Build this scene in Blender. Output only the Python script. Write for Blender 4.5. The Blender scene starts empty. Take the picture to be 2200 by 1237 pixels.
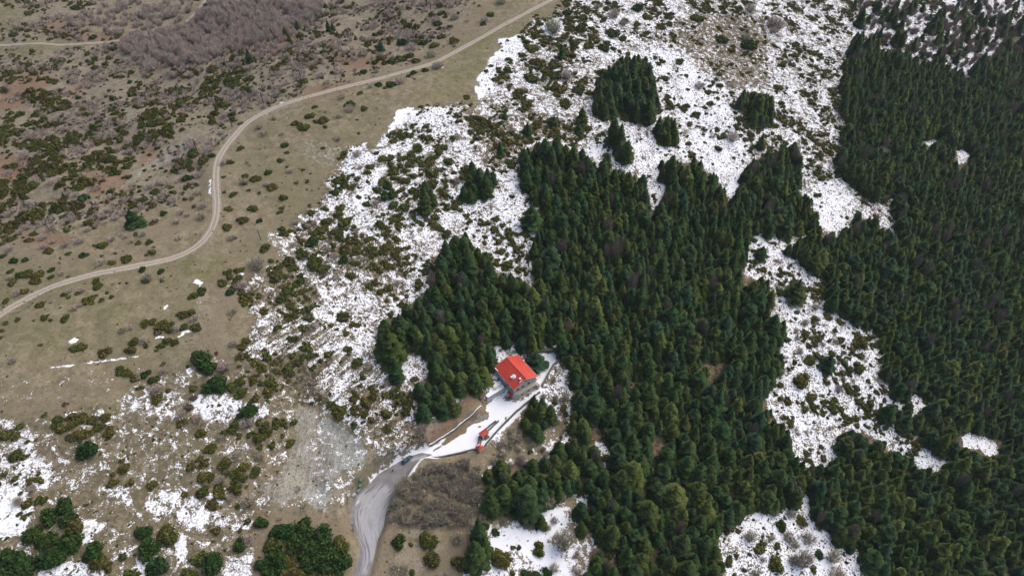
import bpy, math, random
import numpy as np
from mathutils import Vector, Matrix
R = math.radians
rng = np.random.default_rng(7)
random.seed(7)
scn = bpy.context.scene

# ------------------------------------------------------------------ camera, sky, sun, exposure
CAM_H, FPX = 250.0, 1467.0
cam = bpy.data.cameras.new('camera'); cam.lens = 24.0; cam.sensor_width = 36.0
cam.clip_start = 1.0; cam.clip_end = 9000.0
camo = bpy.data.objects.new('camera', cam); scn.collection.objects.link(camo)
camo.location = (0, 0, CAM_H); camo.rotation_euler = (R(45), 0, 0)
scn.camera = camo
SUN_EL, SUN_AZ = 52.0, 60.0           # azimuth clockwise from +Y
world = bpy.data.worlds.new('World'); scn.world = world; world.use_nodes = True
wn = world.node_tree; bg = wn.nodes['Background']
sky = wn.nodes.new('ShaderNodeTexSky'); sky.sky_type = 'NISHITA'; sky.sun_disc = False
sky.sun_elevation = R(SUN_EL); sky.sun_rotation = R(SUN_AZ); sky.air_density = 0.8; sky.dust_density = 4.0; sky.ozone_density = 0.6
wn.links.new(sky.outputs[0], bg.inputs[0]); bg.inputs[1].default_value = 0.15
sl = bpy.data.lights.new('sun', 'SUN'); sl.energy = 0.75; sl.angle = R(70); sl.color = (1.0, 0.96, 0.9)
so = bpy.data.objects.new('sun', sl); scn.collection.objects.link(so)
sd = Vector((math.sin(R(SUN_AZ)) * math.cos(R(SUN_EL)), math.cos(R(SUN_AZ)) * math.cos(R(SUN_EL)), math.sin(R(SUN_EL))))
so.rotation_euler = sd.to_track_quat('Z', 'Y').to_euler()
scn.view_settings.view_transform = 'Standard'; scn.view_settings.look = 'None'
scn.view_settings.exposure = 0.46; scn.view_settings.gamma = 1.0

# ------------------------------------------------------------------ numeric helpers
def sstep(a, b, x):
    t = np.clip((x - a) / (b - a), 0, 1); return t * t * (3 - 2 * t)
_P = np.random.default_rng(3).random((256, 256))
def vnoise(x, y):
    xi = np.floor(x).astype(int); yi = np.floor(y).astype(int); fx = x - xi; fy = y - yi
    fx = fx * fx * (3 - 2 * fx); fy = fy * fy * (3 - 2 * fy)
    a = _P[xi & 255, yi & 255]; b = _P[(xi + 1) & 255, yi & 255]; c = _P[xi & 255, (yi + 1) & 255]; d = _P[(xi + 1) & 255, (yi + 1) & 255]
    return (a + (b - a) * fx) * (1 - fy) + (c + (d - c) * fx) * fy
def fbm(x, y, s, o=4, seed=0):
    r = 0; a = .5; f = 1 / s; t = 0
    for k in range(o):
        r = r + a * vnoise(x * f + 17.3 * k + seed * 31.7, y * f - 9.1 * k + seed * 13.3); t += a; a *= .5; f *= 2.03
    return r / t

def inpoly(px, py, P, feather=0.0):
    """0..1 membership of points in polygon, feathered (in the polygon's own units)."""
    P = np.asarray(P, float); out = np.zeros(px.shape)
    x0, y0 = P.min(0) - feather; x1, y1 = P.max(0) + feather
    m = (px >= x0) & (px <= x1) & (py >= y0) & (py <= y1)
    if not m.any(): return out
    X = px[m]; Y = py[m]; ins = np.zeros(X.shape, bool); D = np.full(X.shape, 1e9)
    n = len(P)
    for i in range(n):
        ax, ay = P[i]; bx, by = P[(i + 1) % n]
        if ay != by:
            c = ((ay > Y) != (by > Y)) & (X < (bx - ax) * (Y - ay) / (by - ay) + ax); ins ^= c
        if feather > 0:
            L = (bx - ax) ** 2 + (by - ay) ** 2 + 1e-9
            t = np.clip(((X - ax) * (bx - ax) + (Y - ay) * (by - ay)) / L, 0, 1)
            D = np.minimum(D, np.hypot(X - ax - t * (bx - ax), Y - ay - t * (by - ay)))
    if feather > 0:
        sdist = np.where(ins, D, -D); out[m] = sstep(-feather, feather, sdist)
    else: out[m] = ins
    return out

# ------------------------------------------------------------------ terrain: a ridge falling to both sides
NX, NY = 0.79, -0.61                    # across the ridge, downhill to the house
def ridge_d(x, y): return (x + 145) * NX + (y - 270) * NY
def hbase(x, y):
    d = ridge_d(x, y)
    s0 = .36 * (np.sqrt(d * d + 3600) - 60); sr = 400 * np.tanh(s0 / 400)
    sl_ = 45 * (1 - np.exp(-(d / 220) ** 2))
    return 44 - np.where(d > 0, sr, sl_)
def h0(x, y):
    dl = ridge_d(x, y); al = x * .61 + y * .79; fold = sstep(12, 60, -dl) * sstep(420, 250, -dl) * 9 * (fbm(al + 5000, dl * .30 + 5000, 34, 3, 12) - .5)
    return fold + hbase(x, y) + 7 * (fbm(x, y, 95, 2, 1) - .5) + 2.6 * (fbm(x, y, 26, 3, 2) - .5) + .7 * (fbm(x, y, 5, 3, 4) - .5)
def ray(px, py, hf, it=40):
    u = (np.asarray(px, float) - 1100) / FPX; v = (np.asarray(py, float) - 618.5) / FPX; s = math.sqrt(.5)
    dx, dy, dz = u, s * (1 - v), -s * (1 + v)
    x = np.zeros_like(u); y = np.zeros_like(u); z = np.zeros_like(u)
    for k in range(it):
        t = (z - CAM_H) / dz; x = dx * t; y = dy * t; z = .35 * z + .65 * hf(x, y)
    return x, y
def proj(x, y, z):
    s = math.sqrt(.5); dz = z - CAM_H
    dep = s * y - s * dz; up = s * y + s * dz
    dep = np.where(dep < 1, 1, dep)
    return 1100 + FPX * x / dep, 618.5 - FPX * up / dep, dep

# asphalt road edges, yard and house pad: the ground is levelled there
ROAD_L = [(757,1262),(757,1237),(772,1186),(769,1161),(754,1134),(750,1101),(754,1085),(768,1061),(790,1044),(814,1017),(842,1000),(863,989),(885,978),(907,972)]
ROAD_R = [(780,1290),(794,1237),(802,1205),(809,1170),(814,1153),(824,1131),(829,1101),(839,1074),(852,1052),(869,1033),(885,1009),(899,993),(918,982),(929,976)]
YARD = [(885,978),(900,968),(921,966),(955,944),(973,933),(993,921),(1000,912),(1014,905),(1032,903),(1052,890),(1041,876),(1048,868),(1063,860),(1080,849),(1095,860),(1112,868),(1140,850),(1150,838),(1155,815),(1170,790),(1166,775),(1188,757),(1208,765),(1188,786),(1177,805),(1160,834),(1143,857),(1127,870),(1106,888),(1086,908),(1059,937),(1041,960),(1028,966),(987,974),(939,984),(926,982),(905,985)]
def wpoly(P): 
    a = np.array(P, float); x, y = ray(a[:, 0], a[:, 1], lambda X, Y: 0 * X); return list(zip(x, y))
PAD_R = wpoly(ROAD_L + ROAD_R[::-1]); PAD_Y = wpoly(YARD)
DIRT = [(-30,700),(0,676),(60,640),(120,612),(200,588),(240,580),(300,568),(360,556),(400,542),(428,522),(450,498),(462,470),(466,440),(463,400),(463,370),(467,345),(480,322),(500,298),(530,266),(565,246),(600,230),(650,214),(700,200),(760,184),(820,168),(880,150),(930,135),(985,106),(1030,82),(1080,55),(1130,30),(1190,0),(1240,-28)]
_dx, _dy = ray(*np.array(DIRT, float).T, hbase)
def spline(xs, ys, n):
    P = np.stack([xs, ys], 1); seg = np.r_[0, np.cumsum(np.hypot(*np.diff(P, axis=0).T))]
    t = np.linspace(0, seg[-1], n); Q = np.stack([np.interp(t, seg, P[:, k]) for k in (0, 1)], 1)
    k = np.ones(9) / 9
    for a in (0, 1): Q[4:-4, a] = np.convolve(Q[:, a], k, 'valid')
    return Q
DROAD = spline(_dx, _dy, 420)
_dz = hbase(DROAD[:, 0], DROAD[:, 1]) + 3 * (fbm(DROAD[:, 0], DROAD[:, 1], 95, 1, 1) - .5)
def near_line(x, y, L, rad):
    """distance to polyline and index of the closest point, only where within rad of its box"""
    D = np.full(x.shape, 1e9); I = np.zeros(x.shape, int)
    for c in range(0, len(L), 20):
        S = L[c:c + 21]; m = (x > S[:, 0].min() - rad) & (x < S[:, 0].max() + rad) & (y > S[:, 1].min() - rad) & (y < S[:, 1].max() + rad)
        if not m.any(): continue
        xx = x[m]; yy = y[m]; d = D[m]; ii = I[m]
        for k in range(len(S) - 1):
            ax, ay = S[k]; bx, by = S[k + 1]; LL = (bx - ax) ** 2 + (by - ay) ** 2 + 1e-9
            t = np.clip(((xx - ax) * (bx - ax) + (yy - ay) * (by - ay)) / LL, 0, 1)
            q = np.hypot(xx - ax - t * (bx - ax), yy - ay - t * (by - ay)); w = q < d
            d = np.where(w, q, d); ii = np.where(w, c + k, ii)
        D[m] = d; I[m] = ii
    return D, I
SCREE_IN = [(648,885),(668,880),(690,905),(730,930),(765,960),(760,1000),(722,1015),(700,1050),(692,1085),(640,1065),(600,1055),(618,1010),(630,950)]
PAD_S = wpoly(SCREE_IN)
def hfin(x, y):
    z = h0(x, y)
    g = inpoly(x, y, PAD_S, 7); z = z - 4.0 * g
    D, I = near_line(x, y, DROAD, 12); w = 1 - sstep(2.6, 9, D)
    z = z * (1 - w) + w * _dz[I]
    for P in (PAD_R, PAD_Y):
        w = inpoly(x, y, P, 3.2); w = sstep(0.0, .5, w); z = z * (1 - w)
    return z

def axis(a, b, step, far):
    c = np.arange(a, b, step); o = []; s = step; v = b
    while v < far[1]: o.append(v); s *= 1.25; v += s
    p = []; s = step; v = a - step
    while v > far[0]: p.append(v); s *= 1.25; v -= s
    return np.r_[p[::-1], c, o]
gx = axis(-480, 640, 1.15, (-4000, 4000))
ya = [72.0]
while ya[-1] < 850: ya.append(ya[-1] + np.interp(ya[-1], [70, 250, 800], [.8, 1.15, 2.6]))
tail = []; s = 2.6; v = ya[-1] + s
while v < 5000: tail.append(v); s *= 1.25; v += s
pre = []; s = 1.0; v = 71.0
while v > -2500: pre.append(v); s *= 1.3; v -= s
gy = np.r_[pre[::-1], ya, tail]
GX, GY = np.meshgrid(gx, gy)            # rows: y
GZ = hfin(GX, GY)
PX, PY, PD = proj(GX, GY, GZ)
def hg(x, y):
    """height of the finished ground mesh"""
    x = np.asarray(x, float); y = np.asarray(y, float)
    i = np.clip(np.searchsorted(gx, x) - 1, 0, len(gx) - 2); j = np.clip(np.searchsorted(gy, y) - 1, 0, len(gy) - 2)
    fx = (x - gx[i]) / (gx[i + 1] - gx[i]); fy = (y - gy[j]) / (gy[j + 1] - gy[j])
    return (GZ[j, i] * (1 - fx) + GZ[j, i + 1] * fx) * (1 - fy) + (GZ[j + 1, i] * (1 - fx) + GZ[j + 1, i + 1] * fx) * fy
def at(px, py):
    x, y = ray(px, py, hg); return x, y, hg(x, y)

# ------------------------------------------------------------------ land cover, traced from the photograph and laid on the ground
F1 = [(1144,305),(1191,292),(1234,317),(1259,322),(1289,350),(1308,328),(1322,355),(1352,370),(1368,361),(1393,388),(1396,425),(1406,442),(1417,439),(1421,420),(1428,395),(1409,368),(1412,344),(1447,331),(1474,342),(1496,334),(1515,352),(1548,383),(1570,422),(1578,433),(1583,400),(1600,345),(1640,330),(1671,314),(1709,306),(1724,316),(1726,371),(1712,410),(1747,417),(1750,445),(1766,453),(1764,491),(1739,497),(1720,507),(1690,500),(1682,510),(1646,506),(1613,499),(1609,523),(1608,589),(1646,592),(1665,613),(1668,638),(1657,660),(1668,679),(1693,690),(1698,717),(1680,736),(1690,774),(1668,813),(1652,832),(1655,873),(1674,900),(1700,922),(1704,965),(1720,976),(1717,998),(1733,1009),(1745,1050),(1735,1077),(1720,1069),(1701,1085),(1655,1091),(1622,1096),(1600,1112),(1562,1118),(1545,1153),(1548,1178),(1567,1208),(1556,1290),(1251,1290),(1254,1213),(1262,1180),(1245,1145),(1226,1118),(1237,1088),(1264,1074),(1254,1053),(1223,1063),(1196,1070),(1153,1090),(1123,1100),(1075,1105),(1052,1115),(1030,1095),(1027,1060),(1035,1020),(1060,990),(1110,985),(1147,988),(1170,985),(1190,965),(1204,945),(1230,945),(1250,940),(1225,925),(1215,900),(1220,840),(1214,818),(1222,804),(1214,765),(1188,749),(1132,757),(1095,747),(1064,749),(1066,770),(1062,812),(1040,828),(1008,838),(990,845),(979,878),(951,905),(913,898),(886,875),(881,813),(913,805),(917,775),(911,748),(871,740),(856,772),(826,763),(801,725),(811,700),(823,673),(863,670),(881,642),(921,615),(918,600),(921,548),(950,530),(958,513),(998,498),(1021,520),(1029,540),(1041,515),(1050,530),(1065,573),(1109,589),(1142,608),(1150,597),(1150,575),(1136,556),(1142,518),(1161,485),(1174,463),(1166,436),(1147,433),(1120,395),(1117,363),(1112,341),(1120,324)]
F1B = [(1105,885),(1118,865),(1145,870),(1165,852),(1190,868),(1198,905),(1172,918),(1155,955),(1120,938),(1106,910)]
F2 = [(1832,71),(1856,65),(1862,97),(1900,101),(1954,108),(2003,133),(2047,136),(2091,161),(2110,133),(2140,117),(2150,60),(2200,70),(2400,60),(2400,1330),(1930,1290),(1925,1237),(1873,1227),(1845,1197),(1813,1173),(1791,1140),(1764,1132),(1742,1110),(1736,1077),(1745,1050),(1733,1009),(1760,1000),(1790,985),(1796,930),(1823,916),(1870,924),(1900,943),(1927,971),(1968,984),(1987,1005),(2025,1005),(2042,992),(2036,980),(2005,972),(1985,960),(1975,940),(1972,905),(1982,875),(1998,870),(1993,859),(1963,845),(1949,840),(1946,848),(1941,864),(1922,845),(1905,823),(1889,804),(1889,763),(1886,723),(1881,709),(1853,701),(1834,684),(1832,673),(1796,668),(1777,663),(1780,627),(1783,605),(1766,594),(1731,564),(1682,540),(1684,523),(1701,526),(1723,507),(1739,507),(1755,496),(1769,485),(1796,499),(1807,488),(1840,488),(1823,458),(1845,452),(1862,461),(1886,466),(1900,485),(1932,496),(1927,474),(1922,431),(1897,414),(1875,428),(1842,406),(1823,387),(1796,363),(1802,327),(1807,300),(1812,253),(1802,177),(1810,136),(1826,117),(1826,82)]
F2B = [(1897,880),(1910,862),(1935,870),(1962,858),(1968,880),(1967,912),(1945,920),(1915,910),(1900,900)]
F3 = [(1313,123),(1362,117),(1394,123),(1408,163),(1419,218),(1403,270),(1359,253),(1332,234),(1296,251),(1272,240),(1272,210),(1280,169),(1307,147)]
F4 = [(1416,245),(1438,240),(1468,273),(1463,305),(1427,313),(1405,303),(1408,262)]
F5 = [(1302,280),(1318,250),(1337,262),(1340,290),(1356,310),(1365,352),(1340,350),(1322,330),(1312,300)]
F6 = [(1583,196),(1618,188),(1667,202),(1667,262),(1643,267),(1613,264),(1607,234),(1583,232)]
F7 = [(979,408),(999,385),(1009,345),(1021,337),(1031,357),(1065,363),(1068,395),(1049,409),(1041,425),(1005,433)]
F8 = [(905,395),(918,385),(930,400),(941,430),(925,445),(912,455),(902,430)]
BL1 = [(120,1042),(150,1044),(158,1091),(185,1112),(182,1140),(166,1150),(164,1189),(120,1208),(74,1189),(57,1137),(74,1102),(110,1085)]
BL1B = [(190,1150),(215,1150),(237,1185),(232,1215),(195,1226),(178,1200)]
BL2 = [(-30,1170),(20,1172),(55,1190),(70,1237),(70,1290),(-40,1290)]
BL3 = [(575,1130),(610,1110),(665,1105),(700,1118),(765,1150),(765,1190),(750,1220),(745,1290),(545,1290),(560,1180),(572,1150)]
BRC = [(1128,1230),(1150,1215),(1185,1222),(1190,1290),(1125,1290)]
HOLES = [[(1275,940),(1306,952),(1312,1000),(1296,1003),(1290,972)],[(1245,1070),(1268,1060),(1259,1090)],[(1260,1148),(1279,1163),(1270,1182)],[(1285,1163),(1332,1188),(1312,1197)],[(2056,318),(2066,302),(2085,340),(2062,356)],[(1987,303),(2012,297),(2000,316)],[(2070,935),(2085,925),(2137,948),(2147,972),(2125,978),(2108,962),(2075,957)],[(1528,790),(1552,765),(1566,772),(1545,808),(1524,825)],[(1402,935),(1420,930),(1427,965),(1408,975)]]
MIXR = [(1832,0),(1930,0),(2010,20),(2060,0),(2230,0),(2230,120),(2140,117),(2110,133),(2091,161),(2047,136),(2003,133),(1954,108),(1900,101),(1862,97),(1856,65),(1826,60)]
SNOWLINE = [(1190,5),(1150,42),(1140,78),(1105,75),(1075,115),(1040,165),(1035,205),(1030,250),(985,215),(900,225),(860,265),(800,298),(745,318),(738,352),(700,395),(690,440),(640,475),(612,515),(640,560),(600,580),(495,588),(482,612),(520,640),(545,680),(530,720),(500,770),(490,830),(430,850),(420,900),(600,1000),(640,880),(700,890),(790,960),(820,1000),(900,960),(900,900),(1000,850),(1200,900),(1300,1290),(2400,1290),(2400,-60),(1210,-60)]
cov = {k: np.zeros(GX.shape) for k in ('snow', 'green', 'brown', 'scree', 'streak', 'shrub', 'bare', 'gray', 'speck')}
jx = PX + 26 * (fbm(GX, GY, 14, 3, 8) - .5); jy = PY + 20 * (fbm(GX, GY, 14, 3, 9) - .5)
inview = (PX > -60) & (PX < 2260) & (PY > -60) & (PY < 1300) & (GY > 60) & (GY < 1300)
def paint(ch, val, P, f=8, warp=True):
    w = inpoly(jx if warp else PX, jy if warp else PY, P, f); cov[ch] = cov[ch] * (1 - w) + val * w
LEFTSLOPE = [(-60,-60),(1000,-60),(1000,40),(880,130),(720,185),(560,235),(480,300),(440,380),(400,430),(300,455),(240,470),(180,490),(0,500),(-60,500)]
WOOD = [(445,25),(480,-60),(700,-60),(690,30),(640,60),(600,95),(540,100),(480,120),(430,140),(370,140),(300,135),(250,110),(270,90),(340,80),(400,60)]
WOOD2 = [(130,55),(200,28),(190,-40),(330,-40),(440,-20),(430,30),(400,55),(320,84),(200,76)]
THICKET = [(893,1022),(915,1006),(960,1000),(1000,997),(1030,1003),(1040,1050),(1020,1090),(1000,1130),(930,1135),(870,1125),(838,1120),(835,1095),(850,1062),(870,1035)]
kx_, ky_ = jx, jy
jx = jx + 70 * (fbm(GX, GY, 30, 4, 31) - .5); jy = jy + 60 * (fbm(GX, GY, 30, 4, 32) - .5)
paint('snow', .60, SNOWLINE, 20); paint('speck', 1, SNOWLINE, 14)
paint('shrub', 6, SNOWLINE, 12); paint('bare', 1.1, SNOWLINE, 12)
jx, jy = kx_, ky_
paint('bare', 8, LEFTSLOPE, 14); paint('shrub', 2.2, LEFTSLOPE, 14); paint('brown', .30, LEFTSLOPE, 20); paint('gray', .8, LEFTSLOPE, 25)
for P, v in (([(0,240),(60,180),(110,170),(130,210),(180,230),(220,280),(160,337),(60,330),(0,290)], 9), ([(290,310),(300,250),(380,195),(440,160),(520,160),(480,190),(430,230),(400,265),(330,305)], 9), ([(-40,400),(30,395),(100,390),(180,400),(190,440),(110,470),(50,485),(-40,495)], 34), ([(110,300),(200,300),(240,310),(260,370),(200,385),(130,440),(100,400),(75,380),(80,330)], 14), ([(-40,480),(50,490),(60,520),(-40,525)], 8)):
    paint('shrub', v, P, 9)
for P in ([(180,370),(260,355),(290,385),(250,410),(190,420)], [(0,335),(60,340),(80,380),(20,395),(-20,380)], [(300,340),(330,320),(340,335),(310,360)], [(380,15),(460,0),(440,30),(390,50)], [(20,505),(120,500),(190,510),(90,530)], [(700,110),(800,120),(820,145),(740,150)], [(100,50),(300,60),(330,95),(200,90),(110,75)], [(0,150),(60,140),(120,170),(40,235),(0,240)], [(560,80),(640,70),(650,110),(570,120)], [(640,200),(760,170),(780,185),(660,215)], [(140,200),(180,180),(170,215)], [(0,180),(60,160),(30,230),(-20,240)]):
    paint('brown', 1.1, P, 12); paint('gray', .05, P, 12)
for P in ([(-40,90),(90,85),(260,85),(160,105),(-40,130)], [(0,0),(60,0),(40,60),(-30,90)]): paint('green', .9, P, 15); paint('bare', .8, P, 12); paint('shrub', .8, P, 12); paint('gray', .2, P, 15)
MEADOW = [(-60,560),(200,560),(400,560),(500,540),(600,470),(560,420),(500,350),(600,240),(900,170),(1200,10),(1040,200),(840,270),(720,340),(680,430),(610,500),(470,600),(430,700),(420,900),(380,1237),(-60,1290)]
paint('green', .45, MEADOW, 20)
for P in ([(980,110),(1080,60),(1160,20),(1130,60),(1040,130),(980,200),(900,200)], [(380,545),(470,545),(500,560),(440,620),(380,600)], [(40,720),(130,720),(120,770),(60,770)], [(180,660),(280,650),(270,690),(190,690)], [(0,700),(200,700),(150,720)]): paint('green', 1.0, P, 18)
for P in ([(0,790),(200,770),(330,800),(380,1000),(300,1237),(60,1060),(0,900)],): paint('green', .12, P, 25); paint('brown', .25, P, 25)
for P in ([(415,640),(450,610),(465,640),(450,690),(400,760),(375,900),(350,905),(375,780),(420,700)], [(60,960),(140,990),(130,1030),(70,1010)], [(250,925),(290,920),(285,960),(240,960)], [(860,1150),(930,1130),(960,1180),(900,1237),(840,1200)], [(720,1030),(790,1045),(745,1085),(740,1130),(700,1110)], [(780,960),(850,930),(900,900),(960,890),(920,950),(880,975),(800,1020),(770,1000)]): paint('brown', .35, P, 12); paint('gray', .9, P, 12)
paint('brown', .7, [(870,900),(940,890),(1000,850),(1060,815),(1060,835),(1000,890),(930,950),(880,975)], 10)
# lower-left snow patches
LL = [(-60,900),(60,900),(240,860),(400,780),(540,760),(640,880),(620,1000),(560,1120),(540,1290),(-60,1290)]
paint('snow', .33, LL, 25); paint('speck', .6, LL, 20); paint('shrub', .6, LL, 15)
for P, v in (([(-60,1030),(40,1045),(70,1095),(55,1150),(10,1160),(-60,1150)], .8), ([(0,900),(60,930),(100,1000),(130,1040),(60,1050),(0,1030)], .55), ([(230,1210),(240,1300),(80,1300),(80,1225),(120,1200)], .6), ([(320,1055),(400,1050),(470,1110),(540,1115),(530,1140),(440,1140),(380,1125),(310,1090)], .56), ([(290,820),(350,820),(400,870),(390,910),(330,900),(240,860)], .47), ([(372,1155),(395,1150),(402,1200),(380,1215)], .9), ([(180,1110),(235,1130),(190,1170),(165,1165),(175,1140)], .75), ([(100,900),(150,890),(240,880),(210,910),(160,950),(130,960)], .42), ([(400,850),(540,850),(580,880),(560,910),(430,900)], .62), ([(500,940),(570,950),(560,975),(500,965)], .8), ([(440,990),(475,1000),(470,1030),(440,1015)], .8), ([(445,1050),(480,1075),(470,1085),(450,1070)], .9), ([(290,1200),(330,1195),(330,1290),(280,1290)], .65), ([(490,1195),(545,1190),(540,1290),(480,1290)], .6), ([(240,1040),(280,1045),(270,1070),(235,1060)], .6), ([(400,760),(330,780),(100,800),(0,800),(0,880),(200,850),(300,810)], .2), ([(600,1000),(640,880),(720,880),(800,960),(740,1080),(600,1100)], .4)):
    paint('snow', v, P, 6)
for L, w in (([(100,790),(160,785),(230,773),(300,765)], 2.6), ([(330,918),(312,950),(290,993),(268,1027)], 2.6), ([(400,845),(395,800),(412,790)], 2.2), ([(403,640),(440,655)], 2), ([(420,603),(432,612)], 5), ([(615,524),(645,518)], 5), ([(650,520),(660,500)], 3), ([(455,385),(453,412),(450,418)], 3.4), ([(455,475),(462,468)], 4), ([(467,335),(470,332)], 4), ([(600,224),(635,214),(650,210)], 3), ([(145,738),(165,728)], 5), ([(350,662),(360,655)], 3), ([(330,725),(355,725)], 3), ([(385,725),(398,710),(420,710)], 3), ([(925,965),(905,965)], 8), ([(940,148),(955,146)], 2), ([(500,600),(520,590),(510,580)], 7)):
    for a, b in zip(L[:-1], L[1:]):
        dx, dy = b[0] - a[0], b[1] - a[1]; n = math.hypot(dx, dy) + 1e-6; nx, ny = -dy / n * w, dx / n * w
        P = [(a[0] + nx, a[1] + ny), (b[0] + nx, b[1] + ny), (b[0] - nx, b[1] - ny), (a[0] - nx, a[1] - ny)]
        w_ = inpoly(PX + .25 * (jx - PX), PY + .25 * (jy - PY), P, 2.0); cov['snow'] = np.maximum(cov['snow'], (.60 if w < 3 else .85) * w_)
SOLID = [[(1103,75),(1135,85),(1105,130),(1080,150),(1060,190),(1035,205),(1040,165),(1065,120),(1085,85)], [(858,240),(885,220),(895,240),(950,235),(965,230),(940,265),(870,270),(820,300),(800,305),(850,270)], [(745,325),(775,305),(772,330),(805,320),(830,310),(850,330),(820,340),(745,345)], [(745,425),(770,380),(820,365),(815,400),(760,440),(735,450),(700,425)], [(1165,45),(1215,35),(1210,60),(1160,70)], [(1305,85),(1335,85),(1330,105),(1310,100)],
 [(1747,425),(1770,400),(1782,380),(1805,405),(1828,450),(1805,465),(1842,492),(1800,500),(1765,490),(1766,453)], [(1052,1145),(1080,1130),(1110,1122),(1160,1150),(1200,1190),(1230,1225),(1235,1250),(1200,1250),(1160,1205),(1110,1172),(1060,1175)], [(1160,1112),(1200,1080),(1225,1110),(1185,1160),(1155,1135)], [(1278,943),(1304,952),(1308,998),(1298,1000),(1290,972)], [(1510,520),(1600,510)], [(1240,935),(1256,937),(1256,950),(1244,945)], [(1100,1040),(1100,1041)], [(1660,765),(1720,742),(1800,752),(1880,765),(1880,772),(1800,764),(1720,756)]]
RS = [(1610,498),(1690,510),(1762,590),(1782,665),(1852,695),(1890,730),(1892,805),(1935,865),(1932,950),(1830,918),(1790,935),(1762,1002),(1735,1012),(1712,985),(1655,870),(1650,830),(1690,770),(1680,735),(1700,700),(1650,600),(1608,590)]
for P, v, sh in ((RS, .66, 5.5), ([(1250,255),(1420,300),(1600,280),(1600,430),(1500,400),(1400,445),(1300,345)], .80, 1.5), ([(1000,430),(1110,395),(1168,440),(1163,480),(1140,605),(1050,560),(1000,500),(950,490)], .68, 5), ([(1600,0),(1830,0),(1830,110),(1810,300),(1800,380),(1700,300),(1640,230)], .58, 5), ([(1140,40),(1300,60),(1280,160),(1240,260),(1100,300),(1000,280),(1040,200),(1090,130)], .54, 12.0), ([(940,420),(1110,240),(1250,250),(1290,120),(1240,300),(1120,320),(1040,380)], .46, 14.0), ([(1480,20),(1640,40),(1650,190),(1580,200),(1520,150),(1420,90)], .40, 1.8), ([(1380,100),(1520,160),(1590,230),(1600,300),(1480,260),(1420,200)], .74, 2.0), (MIXR, .66, 1.0), ([(1545,1160),(1600,1110),(1640,1090),(1700,1080),(1725,1070),(1740,1110),(1720,1130),(1790,1155),(1830,1190),(1875,1230),(1875,1290),(1540,1290),(1575,1210)], .76, 1.5), ([(1050,1130),(1130,1100),(1210,1060),(1240,1090),(1230,1130),(1260,1180),(1250,1290),(1000,1290),(1000,1200)], .55, 1.5), ([(540,700),(700,690),(760,760),(860,790),(890,880),(800,890),(700,850),(620,790)], .48, 5), ([(480,590),(640,560),(700,640),(620,690),(540,650)], .38, 15), ([(560,500),(740,480),(900,560),(860,650),(640,600)], .47, 13), ([(780,900),(900,880),(900,980),(820,1000)], .40, 1.5), ([(1040,960),(1130,920),(1200,900),(1200,940),(1150,980),(1060,990)], .35, .8), ([(1160,890),(1185,890),(1180,935),(1150,960)], .62, .2), ([(1185,950),(1205,930),(1200,960),(1175,1000),(1150,990)], .6, .2), ([(1955,960),(2040,985),(2030,1010),(1990,1000)], .8, .5), ([(1940,845),(1965,840),(2000,862),(1975,915),(1950,900)], .75, .3), ([(2056,318),(2066,302),(2085,340),(2062,356)], .9, 0), ([(1985,303),(2012,297),(2000,316)], .8, 0), ([(2070,935),(2085,925),(2137,948),(2147,972),(2110,965)], .7, 0), ([(1840,400),(1935,425),(1930,490),(1870,470)], .6, 3), ([(1760,300),(1830,330),(1830,390),(1790,380),(1760,400)], .5, 7), ([(400,1000),(500,900),(620,900),(560,1000),(480,1080)], .36, 11), ([(500,770),(640,760),(700,860),(600,870),(500,850)], .32, 12)):
    paint('snow', v, P, 14); paint('shrub', sh, P, 14)
for P in SOLID:
    if len(P) > 2:
        kx_, ky_ = jx, jy
        jx = jx + 34 * (fbm(GX, GY, 9, 4, 41) - .5); jy = jy + 30 * (fbm(GX, GY, 9, 4, 42) - .5); paint('snow', .88, P, 6); jx, jy = kx_, ky_; paint('shrub', .8, P, 4)
paint('streak', 1, [(540,690),(700,680),(760,760),(860,790),(890,880),(880,930),(780,930),(700,860),(600,800)], 18)
paint('streak', .8, [(860,300),(960,320),(900,420),(760,500),(740,440)], 18)
# bare rock and scree
SCR1 = [(640,872),(662,874),(680,900),(705,895),(760,930),(792,965),(780,1000),(735,1012),(715,1040),(703,1105),(680,1100),(655,1070),(600,1085),(560,1072),(555,1045),(600,1018),(620,980),(630,930)]
paint('scree', 1, SCR1, 16); paint('green', .05, SCR1, 16); paint('green', 1, [(690,880),(770,930),(800,975),(780,1010),(730,1015),(690,960),(680,920)], 10); paint('green', .9, [(655,1040),(710,1050),(706,1110),(650,1090)], 8); paint('shrub', .3, SCR1, 5); paint('bare', .4, SCR1, 5)
paint('snow', .34, SCR1, 12); paint('snow', .30, [(690,890),(760,930),(780,1000),(735,1005),(690,960)], 8); paint('snow', .12, [(640,872),(665,880),(650,990),(700,1050),(640,1080),(560,1070),(610,1010)], 8)
for P, v in (([(215,235),(330,195),(440,130),(470,130),(340,230),(270,290),(230,300)], .45), ([(330,340),(395,300),(420,320),(370,350),(300,380),(240,420),(250,405)], .75), ([(60,480),(160,450),(240,425),(200,460),(100,490),(40,495)], .6), ([(440,300),(560,250),(600,215),(650,210),(560,262),(470,318)], .5), ([(640,300),(760,320),(700,360),(650,340)], .5), ([(1545,170),(1570,180),(1600,260),(1580,262),(1550,205)], .7), ([(1680,165),(1700,140),(1690,190)], .3), ([(840,240),(900,180),(860,300)], .3), ([(1655,830),(1690,790),(1700,815),(1670,850)], .6), ([(1900,940),(1960,930),(1960,985),(1930,975)], .6), ([(1580,20),(1680,120),(1640,200),(1560,100)], .35)): paint('scree', v, P, 9)
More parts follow.
